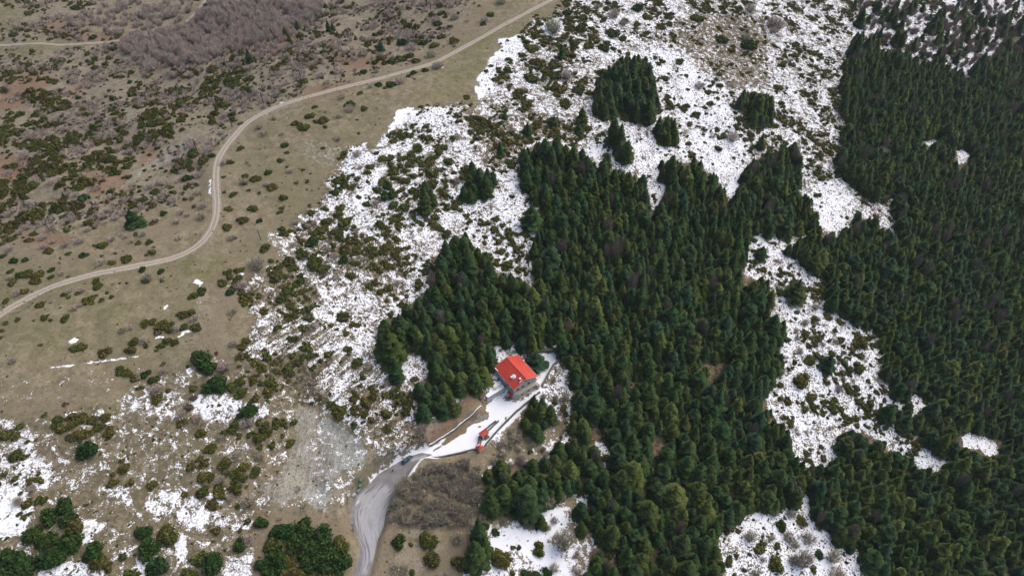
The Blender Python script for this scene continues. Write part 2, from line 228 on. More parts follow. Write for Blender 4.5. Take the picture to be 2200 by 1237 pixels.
# forest floors and thickets carry little snow
for P in (F1, F2, F1B, F3, F4, F5, F6, F7): 
    w_ = inpoly(PX, PY, P, 16); cov['snow'] = np.where(w_ > .5, np.interp(w_, [.5, .9, 1.0], [.66, .5, .05]), cov['snow']); paint('shrub', .6, P, 6); paint('bare', 0, P, 6); paint('brown', .55, P, -0.0 + 8); paint('scree', 0, P, 4)
for k_, H in enumerate(HOLES): paint('snow', .9 if k_ < 7 else 0, H, 5)
for P in (THICKET, WOOD, WOOD2): paint('bare', 0, P, 8); paint('brown', .35, P, 8); paint('shrub', .1, P, 6)
paint('snow', .22, THICKET, 6); paint('shrub', 0, THICKET, 4)
paint('snow', .30, [(1040,890),(1110,890),(1180,880),(1180,985),(1110,985),(1040,980)], 5)
# brown verge and snowy yard
VERGE = [(928,960),(955,938),(990,910),(1035,872),(1046,872),(1050,893),(1030,905),(1012,908),(1000,915),(993,924),(972,936),(955,947),(922,969)]
for c in ('shrub', 'bare'):
    for P in (YARD, ROAD_L + ROAD_R[::-1], VERGE): paint(c, 0, P, 7, False)
SITE = [(880,968),(1000,880),(1050,835),(1045,745),(1225,742),(1228,840),(1120,905),(1055,975),(940,992),(890,995)]
paint('shrub', 0, SITE, 5, False); paint('bare', 0, SITE, 5, False)
paint('snow', .44, [(1150,850),(1165,832),(1212,768),(1214,800),(1185,830)], 4)
paint('brown', .3, YARD, 3, False); paint('snow', 1.25, YARD, 2.2, False); paint('speck', 0, YARD, 3, False); paint('scree', 0, YARD, 3, False)
paint('snow', 0, VERGE, 1.5); paint('green', .5, VERGE, 3); paint('brown', .6, VERGE, 2)
for P in ([(1003,905),(1032,885),(1052,892),(1046,903),(1020,908),(1000,914)], [(1025,915),(1034,911),(1035,917),(1026,921)], [(1082,889),(1090,899),(1089,905),(1084,903)], [(1073,886),(1079,884),(1074,889)], [(1078,852),(1092,850),(1094,862),(1084,860)], [(1140,866),(1152,852),(1148,866),(1130,882)]): paint('snow', 0, P, 1.2, False); paint('scree', .6, P, 1.2, False)
paint('snow', .9, [(1155,840),(1212,820),(1212,825),(1165,846),(1130,874),(1110,897),(1080,925),(1062,945),(1056,944),(1104,892),(1128,870)], 2.0, False)
paint('snow', .45, [(1180,795),(1208,768),(1208,790),(1170,830),(1160,835)], 3)
# snow banks beside the asphalt road
for L, w in (([(795,1038),(820,1012),(850,993),(885,976),(905,968)], 3.5), ([(905,984),(890,1005),(880,1020)], 3.0), ([(880,1020),(872,1033)], 2)):
    for a, b in zip(L[:-1], L[1:]):
        dx, dy = b[0] - a[0], b[1] - a[1]; n = math.hypot(dx, dy) + 1e-6; nx, ny = -dy / n * w, dx / n * w
        P = [(a[0] + nx, a[1] + ny), (b[0] + nx, b[1] + ny), (b[0] - nx, b[1] - ny), (a[0] - nx, a[1] - ny)]
        cov['snow'] = np.maximum(cov['snow'], 1.0 * inpoly(PX, PY, P, 2.0))
def sample(ch, x, y):
    i = np.clip(np.searchsorted(gx, x) - 1, 0, len(gx) - 2); j = np.clip(np.searchsorted(gy, y) - 1, 0, len(gy) - 2)
    return cov[ch][j, i]

# ------------------------------------------------------------------ materials
def mat(name):
    m = bpy.data.materials.new(name); m.use_nodes = True; return m, m.node_tree, m.node_tree.nodes['Principled BSDF']
class NG:
    def __init__(s, nt): s.nt = nt
    def n(s, t, ins=None, **kw):
        o = s.nt.nodes.new(t)
        for k, v in kw.items(): setattr(o, k, v)
        for k, v in (ins or {}).items():
            if isinstance(v, bpy.types.NodeSocket): s.nt.links.new(v, o.inputs[k])
            else: o.inputs[k].default_value = v
        return o
    def noise(s, vec, scale, detail=4, rough=.55, dist=0.0):
        return s.n('ShaderNodeTexNoise', {'Vector': vec, 'Scale': scale, 'Detail': detail, 'Roughness': rough, 'Distortion': dist}).outputs['Fac']
    def m(s, op, a, b=0.0, c=0.0, clamp=False):
        o = s.nt.nodes.new('ShaderNodeMath'); o.operation = op; o.use_clamp = clamp
        for i, v in enumerate((a, b, c)):
            if isinstance(v, bpy.types.NodeSocket): s.nt.links.new(v, o.inputs[i])
            else: o.inputs[i].default_value = v
        return o.outputs[0]
    def ss(s, x, a, b):
        o = s.n('ShaderNodeMapRange', {'Value': x, 'From Min': a, 'From Max': b}, interpolation_type='SMOOTHSTEP'); return o.outputs[0]
    def mix(s, f, a, b):
        o = s.nt.nodes.new('ShaderNodeMix'); o.data_type = 'RGBA'
        for i, v in ((0, f), (6, a), (7, b)):
            if isinstance(v, bpy.types.NodeSocket): s.nt.links.new(v, o.inputs[i])
            else: o.inputs[i].default_value = (*v, 1) if isinstance(v, tuple) and len(v) == 3 else v
        return o.outputs[2]
    def attr(s, name): return s.n('ShaderNodeAttribute', attribute_name=name).outputs['Fac']
    def pos(s): return s.n('ShaderNodeNewGeometry').outputs['Position']
    def map(s, vec, scale=(1, 1, 1), rot=0.0):
        return s.n('ShaderNodeMapping', {'Vector': vec, 'Scale': scale, 'Rotation': (0, 0, rot)}).outputs[0]

def ground_material():
    m, nt, b = mat('hillside_ground'); g = NG(nt); P = g.pos()
    n1 = g.noise(P, .035, 4); n2 = g.noise(P, .25, 5, .6); n3 = g.noise(P, 1.6, 4, .65); n4 = g.noise(P, 7.0, 2, .7)
    meadow = g.mix(g.ss(n2, .35, .68), (.222, .184, .110), (.360, .306, .200))
    meadow = g.mix(g.ss(n1, .42, .62), meadow, (.270, .218, .146))
    gr = g.mix(g.ss(n2, .4, .65), (.172, .170, .066), (.262, .235, .120))
    c = g.mix(g.m('MULTIPLY', g.attr('green'), g.ss(n1, .3, .6)), meadow, gr)
    br = g.mix(g.ss(n3, .35, .65), (.200, .130, .085), (.360, .230, .145))
    bf = g.ss(g.m('ADD', g.attr('brown'), g.m('MULTIPLY', g.m('SUBTRACT', n2, .5), 1.3)), .35, .75)
    c = g.mix(bf, c, br)
    gy_ = g.mix(g.ss(n3, .4, .6), (.275, .232, .175), (.410, .358, .280))
    c = g.mix(g.m('MULTIPLY', g.attr('gray'), g.ss(n2, .4, .6)), c, gy_)
    # scree: beige and grey-green broken rock
    v = g.n('ShaderNodeTexVoronoi', {'Vector': P, 'Scale': 1.4}, feature='F1').outputs['Color']
    sc = g.mix(g.ss(g.m('ADD', g.attr('green'), g.m('MULTIPLY', g.m('SUBTRACT', n2, .5), 1.2)), .3, .7), (.44, .405, .30), (.42, .455, .41))
    sc = g.mix(.38, sc, g.mix(g.ss(n3, .35, .65), (.12, .11, .09), (.70, .69, .64)))
    hs = g.n('ShaderNodeSeparateColor', {'Color': v}).outputs[0]
    sc = g.mix(g.m('MULTIPLY', hs, .35), sc, (.12, .11, .09))
    run = g.noise(g.map(P, (.9, .16, .3), R(-12)), 1.0, 6, .65, .8); sc = g.mix(g.m('MULTIPLY', g.ss(run, .50, .62), .55), sc, (.20, .17, .125)); sc = g.mix(g.m('MULTIPLY', g.ss(run, .46, .38), .5), sc, (.62, .61, .55))
    c = g.mix(g.ss(g.m('ADD', g.attr('scree'), g.m('MULTIPLY', g.m('SUBTRACT', g.noise(P, .5, 5, .65), .5), 1.6)), .42, .62), c, sc)
    # tufts and stones breaking up the turf
    c = g.mix(g.m('MULTIPLY', g.ss(n4, .30, .5), .55), g.mix(.5, c, (.05, .045, .028)), c)
    c = g.mix(g.m('MULTIPLY', g.ss(g.noise(P, .9, 5, .7), .50, .64), .58), c, (.092, .080, .046))
    c = g.mix(g.m('MULTIPLY', g.ss(g.noise(g.map(P, (1, 1, 1), .7), 1.3, 4, .7), .60, .70), .40), c, (.46, .42, .30))
    c = g.mix(g.m('MULTIPLY', g.ss(n3, .58, .68), .5), c, (.06, .058, .03))
    st = g.ss(g.noise(P, 3.1, 2, .5), .735, .76)
    c = g.mix(g.m('MULTIPLY', st, g.ss(n1, .45, .6)), c, (.48, .46, .42))
    # dark heather cushions poking out of the snow
    sp = g.attr('speck')
    heath = g.mix(g.ss(n3, .4, .62), (.060, .052, .026), (.120, .098, .060))
    c = g.mix(g.m('MULTIPLY', sp, g.ss(g.noise(P, .55, 4, .6), .40, .56)), c, heath)
    # snow
    sn = g.attr('snow')
    stP = g.map(g.map(P, (1, 1, 1), R(-48)), (.22, 1.0, .6))
    na = g.noise(P, .36, 7, .64, .6); nb = g.noise(stP, .42, 7, .62, .5)
    nn = g.n('ShaderNodeMix', {0: g.m('MULTIPLY', g.attr('streak'), .85), 2: na, 3: nb}).outputs[0]
    fine = g.m('MULTIPLY', g.m('SUBTRACT', g.noise(P, 1.9, 4, .7), .5), .60)
    nn = g.m('ADD', nn, fine)
    thr = g.m('ADD', g.m('MULTIPLY', sn, -.54), .770)
    sf = g.ss(g.m('SUBTRACT', nn, thr), -.010, .014)
    dots = g.m('MULTIPLY', g.m('MULTIPLY', sp, g.ss(sn, 1.1, .9)), g.ss(g.m('ADD', g.noise(P, 1.15, 3, .6, .4), g.m('MULTIPLY', g.m('SUBTRACT', g.noise(P, .12, 2), .5), .35)), .555, .585))
    sf = g.m('MULTIPLY', sf, g.m('SUBTRACT', 1.0, dots))
    c = g.mix(sf, c, g.mix(n2, (.80, .825, .87), (.88, .895, .92)))
    nt.links.new(c, b.inputs['Base Color']); b.inputs['Roughness'].default_value = .9
    b.inputs['Specular IOR Level'].default_value = .15
    hgt = g.m('ADD', g.m('MULTIPLY', n3, .35), g.m('ADD', g.m('MULTIPLY', n4, .12), g.m('MULTIPLY', sf, .12)))
    bp = g.n('ShaderNodeBump', {'Height': hgt, 'Strength': .55, 'Distance': .8}); nt.links.new(bp.outputs[0], b.inputs['Normal'])
    return m

def plain(name, col, col2=None, scale=3.0, rough=.8, bump=.2, metal=0.0, detail=4, stretch=(1, 1, 1)):
    m, nt, b = mat(name); g = NG(nt)
    tc = g.map(g.n('ShaderNodeTexCoord').outputs['Object'], stretch)
    n = g.noise(tc, scale, detail, .6)
    c = g.mix(g.ss(n, .32, .68), col, col2 or tuple(x * .7 for x in col))
    nt.links.new(c, b.inputs['Base Color']); b.inputs['Roughness'].default_value = rough; b.inputs['Metallic'].default_value = metal
    if bump: nt.links.new(g.n('ShaderNodeBump', {'Height': n, 'Strength': bump, 'Distance': .1}).outputs[0], b.inputs['Normal'])
    return m

def foliage(name, cols, shade=(.55, 1.45), rough=.75, grain=1.7):
    """plant material: colour by per-plant random, brightness of each spray by the attribute 'tone'"""
    m, nt, b = mat(name); g = NG(nt)
    rnd = g.m('FRACT', g.m('ADD', g.attr('rnd'), g.n('ShaderNodeObjectInfo').outputs['Random']))
    cr = nt.nodes.new('ShaderNodeValToRGB'); el = cr.color_ramp.elements
    while len(el) < len(cols): el.new(.5)
    for i, c in enumerate(cols): el[i].position = i / (len(cols) - 1) if len(cols) > 1 else 0; el[i].color = (*c, 1)
    nt.links.new(rnd, cr.inputs[0])
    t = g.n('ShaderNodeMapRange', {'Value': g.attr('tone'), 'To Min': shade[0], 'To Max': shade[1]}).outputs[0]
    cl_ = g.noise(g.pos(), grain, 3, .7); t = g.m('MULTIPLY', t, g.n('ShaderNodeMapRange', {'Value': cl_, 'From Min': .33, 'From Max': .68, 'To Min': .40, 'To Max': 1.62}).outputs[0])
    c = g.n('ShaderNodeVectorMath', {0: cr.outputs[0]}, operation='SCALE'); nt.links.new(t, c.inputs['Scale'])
    nt.links.new(g.n('ShaderNodeBump', {'Height': cl_, 'Strength': .8, 'Distance': .5}).outputs[0], b.inputs['Normal'])
    nt.links.new(c.outputs[0], b.inputs['Base Color']); b.inputs['Roughness'].default_value = rough
    b.inputs['Specular IOR Level'].default_value = .05
    return m

def brickwork(name, c1, c2, mort, scale=1.0):
    m, nt, b = mat(name); g = NG(nt); tc = g.n('ShaderNodeTexCoord').outputs['Object']
    v = g.n('ShaderNodeTexVoronoi', {'Vector': g.map(tc, (1, 1, 1.7)), 'Scale': 2.4 * scale, 'Randomness': .85}, feature='F1')
    e = g.n('ShaderNodeTexVoronoi', {'Vector': g.map(tc, (1, 1, 1.7)), 'Scale': 2.4 * scale, 'Randomness': .85}, feature='DISTANCE_TO_EDGE').outputs['Distance']
    h = g.n('ShaderNodeSeparateColor', {'Color': v.outputs['Color']}).outputs[0]
    c = g.mix(h, c1, c2); c = g.mix(g.ss(g.noise(tc, 1.1, 4), .4, .62), c, g.mix(.5, c, c1)); c = g.mix(g.ss(e, .10, .02), c, mort)
    nt.links.new(c, b.inputs['Base Color']); b.inputs['Roughness'].default_value = .9
    nt.links.new(g.n('ShaderNodeBump', {'Height': g.ss(e, .0, .12), 'Strength': .6, 'Distance': .08}).outputs[0], b.inputs['Normal'])
    return m

def asphalt_material():
    m, nt, b = mat('worn_asphalt'); g = NG(nt); P = g.pos(); uv = g.n('ShaderNodeUVMap').outputs[0]
    c = g.mix(g.ss(g.noise(P, .35, 5), .35, .65), (.170, .167, .172), (.235, .228, .230))
    c = g.mix(g.m('MULTIPLY', g.ss(g.noise(P, 5, 3, .7), .4, .7), .35), c, (.12, .115, .115))
    c = g.mix(g.m('MULTIPLY', g.attr('dirt'), .8), c, (.185, .155, .125))
    st = g.noise(g.map(uv, (.75, .055, 1)), 1.6, 7, .62, .5)
    sl_ = g.m('ADD', g.attr('slush'), g.m('MULTIPLY', g.m('SUBTRACT', st, .5), 2.2))
    c = g.mix(g.m('MULTIPLY', g.ss(sl_, .45, .85), .75), c, (.44, .445, .455))
    c = g.mix(g.ss(sl_, 1.25, 1.45), c, (.78, .79, .83))
    cr = g.ss(g.noise(g.map(uv, (1, .3, 1)), 3.2, 4, .6, 1.5), .56, .60)
    c = g.mix(g.m('MULTIPLY', cr, g.m('MULTIPLY', g.attr('slush'), .45)), c, (.13, .13, .14))
    nt.links.new(c, b.inputs['Base Color']); b.inputs['Roughness'].default_value = .75
    return m
def dirtroad_material():
    m, nt, b = mat('pale_dirt_track'); g = NG(nt); P = g.pos(); uv = g.n('ShaderNodeUVMap').outputs[0]
    u = g.n('ShaderNodeSeparateXYZ', {'Vector': uv}).outputs[0]
    wob = g.m('MULTIPLY', g.m('SUBTRACT', g.noise(P, .25, 4), .5), .18)
    a = g.m('ABSOLUTE', g.m('SUBTRACT', g.m('ADD', u, wob), .5))           # 0 centre .. .5 edge
    trk = g.m('SUBTRACT', 1.0, g.ss(g.m('ABSOLUTE', g.m('SUBTRACT', a, .17)), .03, .10))
    n = g.noise(P, 1.4, 5, .65)
    c = g.mix(g.ss(n, .35, .65), (.235, .195, .145), (.325, .280, .215))
    c = g.mix(g.m('MULTIPLY', trk, .75), c, (.46, .405, .33))
    c = g.mix(g.ss(g.noise(P, 4, 3, .7), .66, .74), c, (.52, .5, .46))
    nt.links.new(c, b.inputs['Base Color']); b.inputs['Roughness'].default_value = .95
    edge = g.m('ADD', a, g.m('ADD', g.m('MULTIPLY', g.m('SUBTRACT', g.noise(P, .9, 5, .7), .5), .34), g.m('MULTIPLY', g.m('SUBTRACT', g.noise(P, .07, 3), .5), .30)))
    nt.links.new(g.m('SUBTRACT', 1.0, g.ss(edge, .35, .44)), b.inputs['Alpha'])
    return m

M = {}
M['ground'] = ground_material()
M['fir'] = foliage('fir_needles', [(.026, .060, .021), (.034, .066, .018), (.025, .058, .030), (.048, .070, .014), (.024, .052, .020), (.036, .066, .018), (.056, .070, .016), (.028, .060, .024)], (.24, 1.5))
M['firlight'] = foliage('yellowing_fir_needles', [(.065, .088, .020), (.078, .095, .026)], (.5, 1.5))
M['juniper'] = foliage('juniper_foliage', [(.084, .096, .020), (.070, .094, .022), (.112, .106, .024), (.096, .084, .028), (.058, .088, .022)], (.40, 1.8))
M['dark'] = foliage('dark_green_foliage', [(.034, .074, .018), (.044, .080, .018), (.028, .066, .020)], (.5, 1.6))
M['heath'] = foliage('red_brown_heath', [(.115, .080, .055), (.135, .095, .080), (.100, .084, .045)], (.5, 1.5))
M['twig'] = foliage('grey_mauve_twigs', [(.50, .43, .375), (.47, .41, .35), (.54, .43, .37), (.46, .39, .345)], (.6, 1.35), .9)
M['twigdark'] = foliage('brown_twigs', [(.42, .365, .275), (.50, .44, .33), (.36, .33, .27), (.40, .39, .26), (.38, .32, .28)], (.6, 1.4), .9)
M['twigred'] = foliage('rusty_dead_needles', [(.20, .095, .060), (.22, .11, .07)], (.6, 1.4), .9)
M['bark'] = plain('bark', (.10, .075, .055), (.05, .04, .03), 6)
M['asphalt'] = asphalt_material(); M['dirtroad'] = dirtroad_material()
M['redroof'] = plain('red_painted_metal_roof', (.58, .060, .032), (.49, .048, .028), .25, .5, .05)
M['redroof_tile'] = plain('red_clay_tile', (.46, .065, .035), (.32, .05, .03), 4.0, .7, .3)
M['stone'] = brickwork('grey_stone_masonry', (.52, .51, .50), (.26, .265, .27), (.42, .40, .37))
M['stonetan'] = brickwork('tan_stone_masonry', (.50, .46, .37), (.32, .295, .24), (.38, .35, .29))
M['stonedark'] = brickwork('weathered_dry_stone', (.17, .165, .155), (.09, .085, .08), (.05, .05, .045))
M['snow'] = plain('settled_snow', (.86, .875, .91), (.80, .82, .86), 1.5, .7, .15)
M['cream'] = plain('cream_render', (.55, .50, .40), (.47, .42, .33), 2.0, .85, .05)
M['tarp'] = plain('beige_sheet', (.60, .56, .44), (.52, .48, .38), 1.0, .6, .1)
M['glass'] = plain('dark_window_glass', (.03, .035, .045), (.05, .055, .065), 2.0, .15, 0)
M['timber'] = plain('brown_timber', (.16, .09, .055), (.10, .06, .04), 5.0, .75, .2)
M['polewood'] = plain('creosoted_pole_wood', (.030, .024, .020), (.02, .016, .013), 5.0, .8, .2, stretch=(4, 4, .4))
M['galv'] = plain('galvanised_steel', (.55, .56, .58), (.45, .46, .48), 3.0, .45, .0, .6)
M['ceramic'] = plain('white_insulator', (.75, .75, .76), (.68, .68, .7), 3.0, .3, 0)
M['cpaint'] = plain('teal_car_paint', (.045, .13, .16), (.04, .115, .145), .5, .28, 0, .35)
M['rubber'] = plain('tyre_rubber', (.02, .02, .02), None, 3, .8, 0)
M['rim'] = plain('alloy_rim', (.5, .5, .52), None, 3, .35, 0, .8)
M['lampw'] = plain('headlamp_lens', (.75, .76, .78), None, 3, .15, 0)
M['lampr'] = plain('tail_lamp_lens', (.45, .02, .02), None, 3, .2, 0)
M['binlgreen'] = plain('green_bin_plastic', (.06, .27, .12), (.05, .22, .10), 2, .5, .05)
M['binteal'] = plain('dull_green_bin_plastic', (.05, .19, .12), (.04, .16, .10), 2, .5, .05)
M['binblue'] = plain('blue_grey_bin_plastic', (.16, .26, .36), (.13, .21, .30), 2, .5, .05)
M['bingrey'] = plain('grey_galvanised_bin', (.42, .44, .47), (.36, .38, .41), 2, .5, .05)
M['skin'] = plain('skin', (.45, .28, .20), (.42, .25, .18), 5, .6, 0)
M['hair'] = plain('dark_hair', (.03, .02, .015), None, 9, .6, 0)
M['jacketblack'] = plain('black_jacket', (.018, .018, .022), (.03, .03, .034), 6, .8, .1)
M['jacketnavy'] = plain('navy_jacket', (.035, .04, .075), (.03, .033, .06), 6, .8, .1)
M['jeans'] = plain('dark_trousers', (.03, .034, .045), (.045, .05, .06), 6, .85, .1)
M['rock'] = plain('pale_limestone', (.42, .41, .38), (.26, .25, .23), 1.5, .9, .4)

# ------------------------------------------------------------------ mesh helpers
def mesh_np(name, V, F, mats, attrs=None, smooth=False, fmat=None):
    """V (n,3), F: (m,k) int array or list of arrays with differing k"""
    me = bpy.data.meshes.new(name)
    Fs = [np.asarray(f, np.int32) for f in (F if isinstance(F, list) else [F]) if len(f)]
    ls = np.concatenate([f.ravel() for f in Fs]); cnt = np.concatenate([np.full(len(f), f.shape[1], np.int32) for f in Fs])
    me.vertices.add(len(V)); me.vertices.foreach_set('co', np.asarray(V, np.float32).ravel())
    me.loops.add(len(ls)); me.loops.foreach_set('vertex_index', ls)
    me.polygons.add(len(cnt)); me.polygons.foreach_set('loop_start', np.r_[0, np.cumsum(cnt)[:-1]].astype(np.int32)); me.polygons.foreach_set('loop_total', cnt)
    if smooth: me.polygons.foreach_set('use_smooth', np.ones(len(cnt), bool))
    if fmat is not None: me.polygons.foreach_set('material_index', np.asarray(fmat, np.int32))
    for k, a in (attrs or {}).items():
        at_ = me.attributes.new(k, 'FLOAT', 'POINT'); at_.data.foreach_set('value', np.asarray(a, np.float32).ravel())
    for m in mats: me.materials.append(m)
    me.update(calc_edges=True); return me
def link(name, data, parent=None, loc=(0, 0, 0)):
    o = bpy.data.objects.new(name, data); scn.collection.objects.link(o); o.location = loc
    if parent is not None: o.parent = parent
    return o
def tag(o, label=None, cat=None, group=None, kind=None):
    if cat and not kind and 'kind' not in o: o['kind'] = 'thing'
    if label: o['label'] = label
    if cat: o['category'] = cat
    if group: o['group'] = group
    if kind: o['kind'] = kind
    return o
class MB:
    """collects polygons for one mesh"""
    def __init__(s): s.v = []; s.f = []; s.mi = []
    def add(s, vs, fs, mi=0):
        n = len(s.v); s.v += [tuple(v) for v in vs]; s.f += [tuple(i + n for i in f) for f in fs]; s.mi += [mi] * len(fs); return s
    def box(s, c, d, rz=0.0, mi=0, taper=1.0):
        x, y, z = (k / 2 for k in d); ca, sa = math.cos(rz), math.sin(rz); vs = []
        for (a, b, q) in ((-1,-1,-1),(1,-1,-1),(1,1,-1),(-1,1,-1),(-1,-1,1),(1,-1,1),(1,1,1),(-1,1,1)):
            t = taper if q > 0 else 1; X, Y = a * x * t, b * y * t; vs.append((c[0] + X * ca - Y * sa, c[1] + X * sa + Y * ca, c[2] + q * z))
        return s.add(vs, [(0,3,2,1),(4,5,6,7),(0,1,5,4),(1,2,6,5),(2,3,7,6),(3,0,4,7)], mi)
    def prism(s, poly, z0, z1, mi=0):
        n = len(poly); vs = [(p[0], p[1], z0) for p in poly] + [(p[0], p[1], z1) for p in poly]
        return s.add(vs, [tuple(range(n))[::-1], tuple(range(n, 2 * n))] + [(i, (i + 1) % n, n + (i + 1) % n, n + i) for i in range(n)], mi)
    def tube(s, p, q, r0, r1=None, n=8, mi=0):
        p, q = Vector(p), Vector(q); r1 = r0 if r1 is None else r1; a = (q - p).normalized(); u = a.orthogonal().normalized(); w = a.cross(u)
        vs = [tuple(c + (u * math.cos(k * 2 * math.pi / n) + w * math.sin(k * 2 * math.pi / n)) * r) for c, r in ((p, r0), (q, r1)) for k in range(n)]
        return s.add(vs, [(i, (i + 1) % n, n + (i + 1) % n, n + i) for i in range(n)] + [tuple(range(n))[::-1], tuple(range(n, 2 * n))], mi)
    def build(s, name, mats, parent=None, loc=(0, 0, 0), bevel=0.0):
        me = bpy.data.meshes.new(name); me.from_pydata(s.v, [], s.f); mats = mats if isinstance(mats, (list, tuple)) else [mats]
        for m in mats: me.materials.append(m)
        me.polygons.foreach_set('material_index', s.mi); me.update()
        o = link(name, me, parent, loc)
        if bevel: b = o.modifiers.new('b', 'BEVEL'); b.width = bevel; b.segments = 2; b.limit_method = 'ANGLE'
        return o
def empty(name, loc=(0, 0, 0), rz=0.0):
    o = link(name, None, None, loc); o.rotation_euler = (0, 0, rz); o.empty_display_size = .5; return o

# ------------------------------------------------------------------ plant prototypes (numpy): V, quads/tris as tris, tone
def pack(parts):
    V = []; F = []; T = []; n = 0
    for v, f, t in parts: V.append(v); F.append(np.asarray(f) + n); T.append(t); n += len(v)
    return np.concatenate(V), np.concatenate(F), np.concatenate(T)
def fir_proto(seed, h=14.0, r=3.0, tiers=15, power=.85, droop=.28, gaps=.08):
    q = np.random.default_rng(seed); V = []; F = []; T = []; n = 0
    ks = np.linspace(0, 1, tiers)
    for k, t in enumerate(ks):
        z = h * (.10 + .88 * t ** .92); R_ = r * (1 - t) ** power + .12 * r * (1 - t) + .10
        nb = max(5, int(round(5 + 7 * (1 - t)))); ph = q.random() * 6.28; lop = 1 + .14 * q.standard_normal()
        for i in range(nb):
            if q.random() < gaps: continue
            a = ph + i * 6.283 / nb + .22 * q.standard_normal(); L = R_ * lop * (.86 + .3 * q.random()); L = max(L, .3)
            ca, sa = math.cos(a), math.sin(a); w = min(.62 * L, .26 * L + .55) * (.8 + .4 * q.random())
            dz = -droop * L; tone = .25 + .5 * q.random()
            up = .10 * L
            def p(rad, side, zz): return (ca * rad - sa * side, sa * rad + ca * side, z + zz)
            # a broad flat spray: centre spine higher, both edges drooping, toothed tip
            vs = [p(.06 * L, 0, .05), p(.45 * L, w * .75, dz * .35 - .10 * w), p(.50 * L, 0, up + dz * .3), p(.45 * L, -w * .75, dz * .35 - .10 * w),
                  p(.80 * L, w * .62, dz * .85 - .08), p(.84 * L, 0, up * .6 + dz * .75), p(.80 * L, -w * .62, dz * .85 - .08), p(L, w * .12, dz * 1.05), p(.92 * L, w * .42, dz * .95), p(.92 * L, -w * .42, dz * .95)]
            fs = [(0, 1, 2), (0, 2, 3), (1, 4, 5), (1, 5, 2), (2, 5, 6), (2, 6, 3), (5, 8, 7), (4, 8, 5), (5, 7, 9), (5, 9, 6)]
            V += vs; F += [tuple(j + n for j in f) for f in fs]; T += [tone * .75, tone * .8, tone * .9, tone * .8, tone + .12, tone + .08, tone + .12, tone + .35, tone + .3, tone + .3]; n += 10  # dark inside, bright at the tips: skylight and shade put into the tone
    # leader shoot and inner mass of twigs, its shade put in as dark tone
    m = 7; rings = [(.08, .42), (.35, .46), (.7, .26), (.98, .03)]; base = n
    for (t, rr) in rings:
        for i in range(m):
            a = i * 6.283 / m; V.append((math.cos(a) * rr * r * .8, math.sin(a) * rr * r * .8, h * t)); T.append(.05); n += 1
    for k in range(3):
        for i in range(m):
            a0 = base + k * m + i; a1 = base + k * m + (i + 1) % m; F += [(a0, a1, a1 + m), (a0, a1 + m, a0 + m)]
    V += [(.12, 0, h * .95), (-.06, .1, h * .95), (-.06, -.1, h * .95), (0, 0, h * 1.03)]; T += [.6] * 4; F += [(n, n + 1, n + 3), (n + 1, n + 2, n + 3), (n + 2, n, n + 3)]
    return np.array(V), np.array(F), np.clip(np.array(T), 0, 1)
def lump_proto(seed, n=150, flat=.62, lobes=4, leaf=.26, core=.80, top=1.0):
    """rounded shrub of leaf sprays on a lumpy shell, unit radius"""
    q = np.random.default_rng(seed)
    lc = np.stack([q.uniform(-.5, .5, lobes), q.uniform(-.5, .5, lobes), q.uniform(.0, .3, lobes)], 1); lr = q.uniform(.42, .68, lobes)
    if lobes == 1: lc[:] = 0; lr[:] = .9
    V = []; F = []; T = []; c = 0
    for i in range(n):
        l = q.integers(lobes); d = q.standard_normal(3); d[2] = abs(d[2]) * .9 + .02; d /= np.linalg.norm(d)
        P = lc[l] + d * lr[l] * (.86 + .2 * q.random()); P[2] *= flat * 1.25 * top
        nrm = d + .55 * q.standard_normal(3); nrm /= np.linalg.norm(nrm); u = np.cross(nrm, q.standard_normal(3)); u /= np.linalg.norm(u) + 1e-9; w = np.cross(nrm, u)
        s = leaf * (.6 + .8 * q.random()); tone = np.clip(.12 + .30 * d[2] * 0 + .6 * q.random(), 0, 1)
        V += [P + u * s, P + w * s * .55 + nrm * s * .15, P - u * s * .9, P - w * s * .55 - nrm * s * .1]; F += [(c, c + 1, c + 2), (c, c + 2, c + 3)]; T += [tone + .15, tone, tone - .1, tone]; c += 4
    for l in range(lobes):
        m = 7; b = c
        for (ph, rr, zz) in ((0, 1.0, -.15), (0, .98, .35), (.4, .66, .8), (0, 0.02, 1.0)):
            for i in range(m):
                a = i * 6.283 / m + ph; k = core * lr[l] * rr; V.append(np.array([lc[l][0] + math.cos(a) * k, lc[l][1] + math.sin(a) * k, (lc[l][2] + zz * core * lr[l]) * flat * 1.25 * top])); T.append(.15); c += 1
        for k in range(3):
            for i in range(m):
                a0 = b + k * m + i; a1 = b + k * m + (i + 1) % m; F += [(a0, a1, a1 + m), (a0, a1 + m, a0 + m)]
    return np.array(V), np.array(F), np.clip(np.array(T), 0, 1)
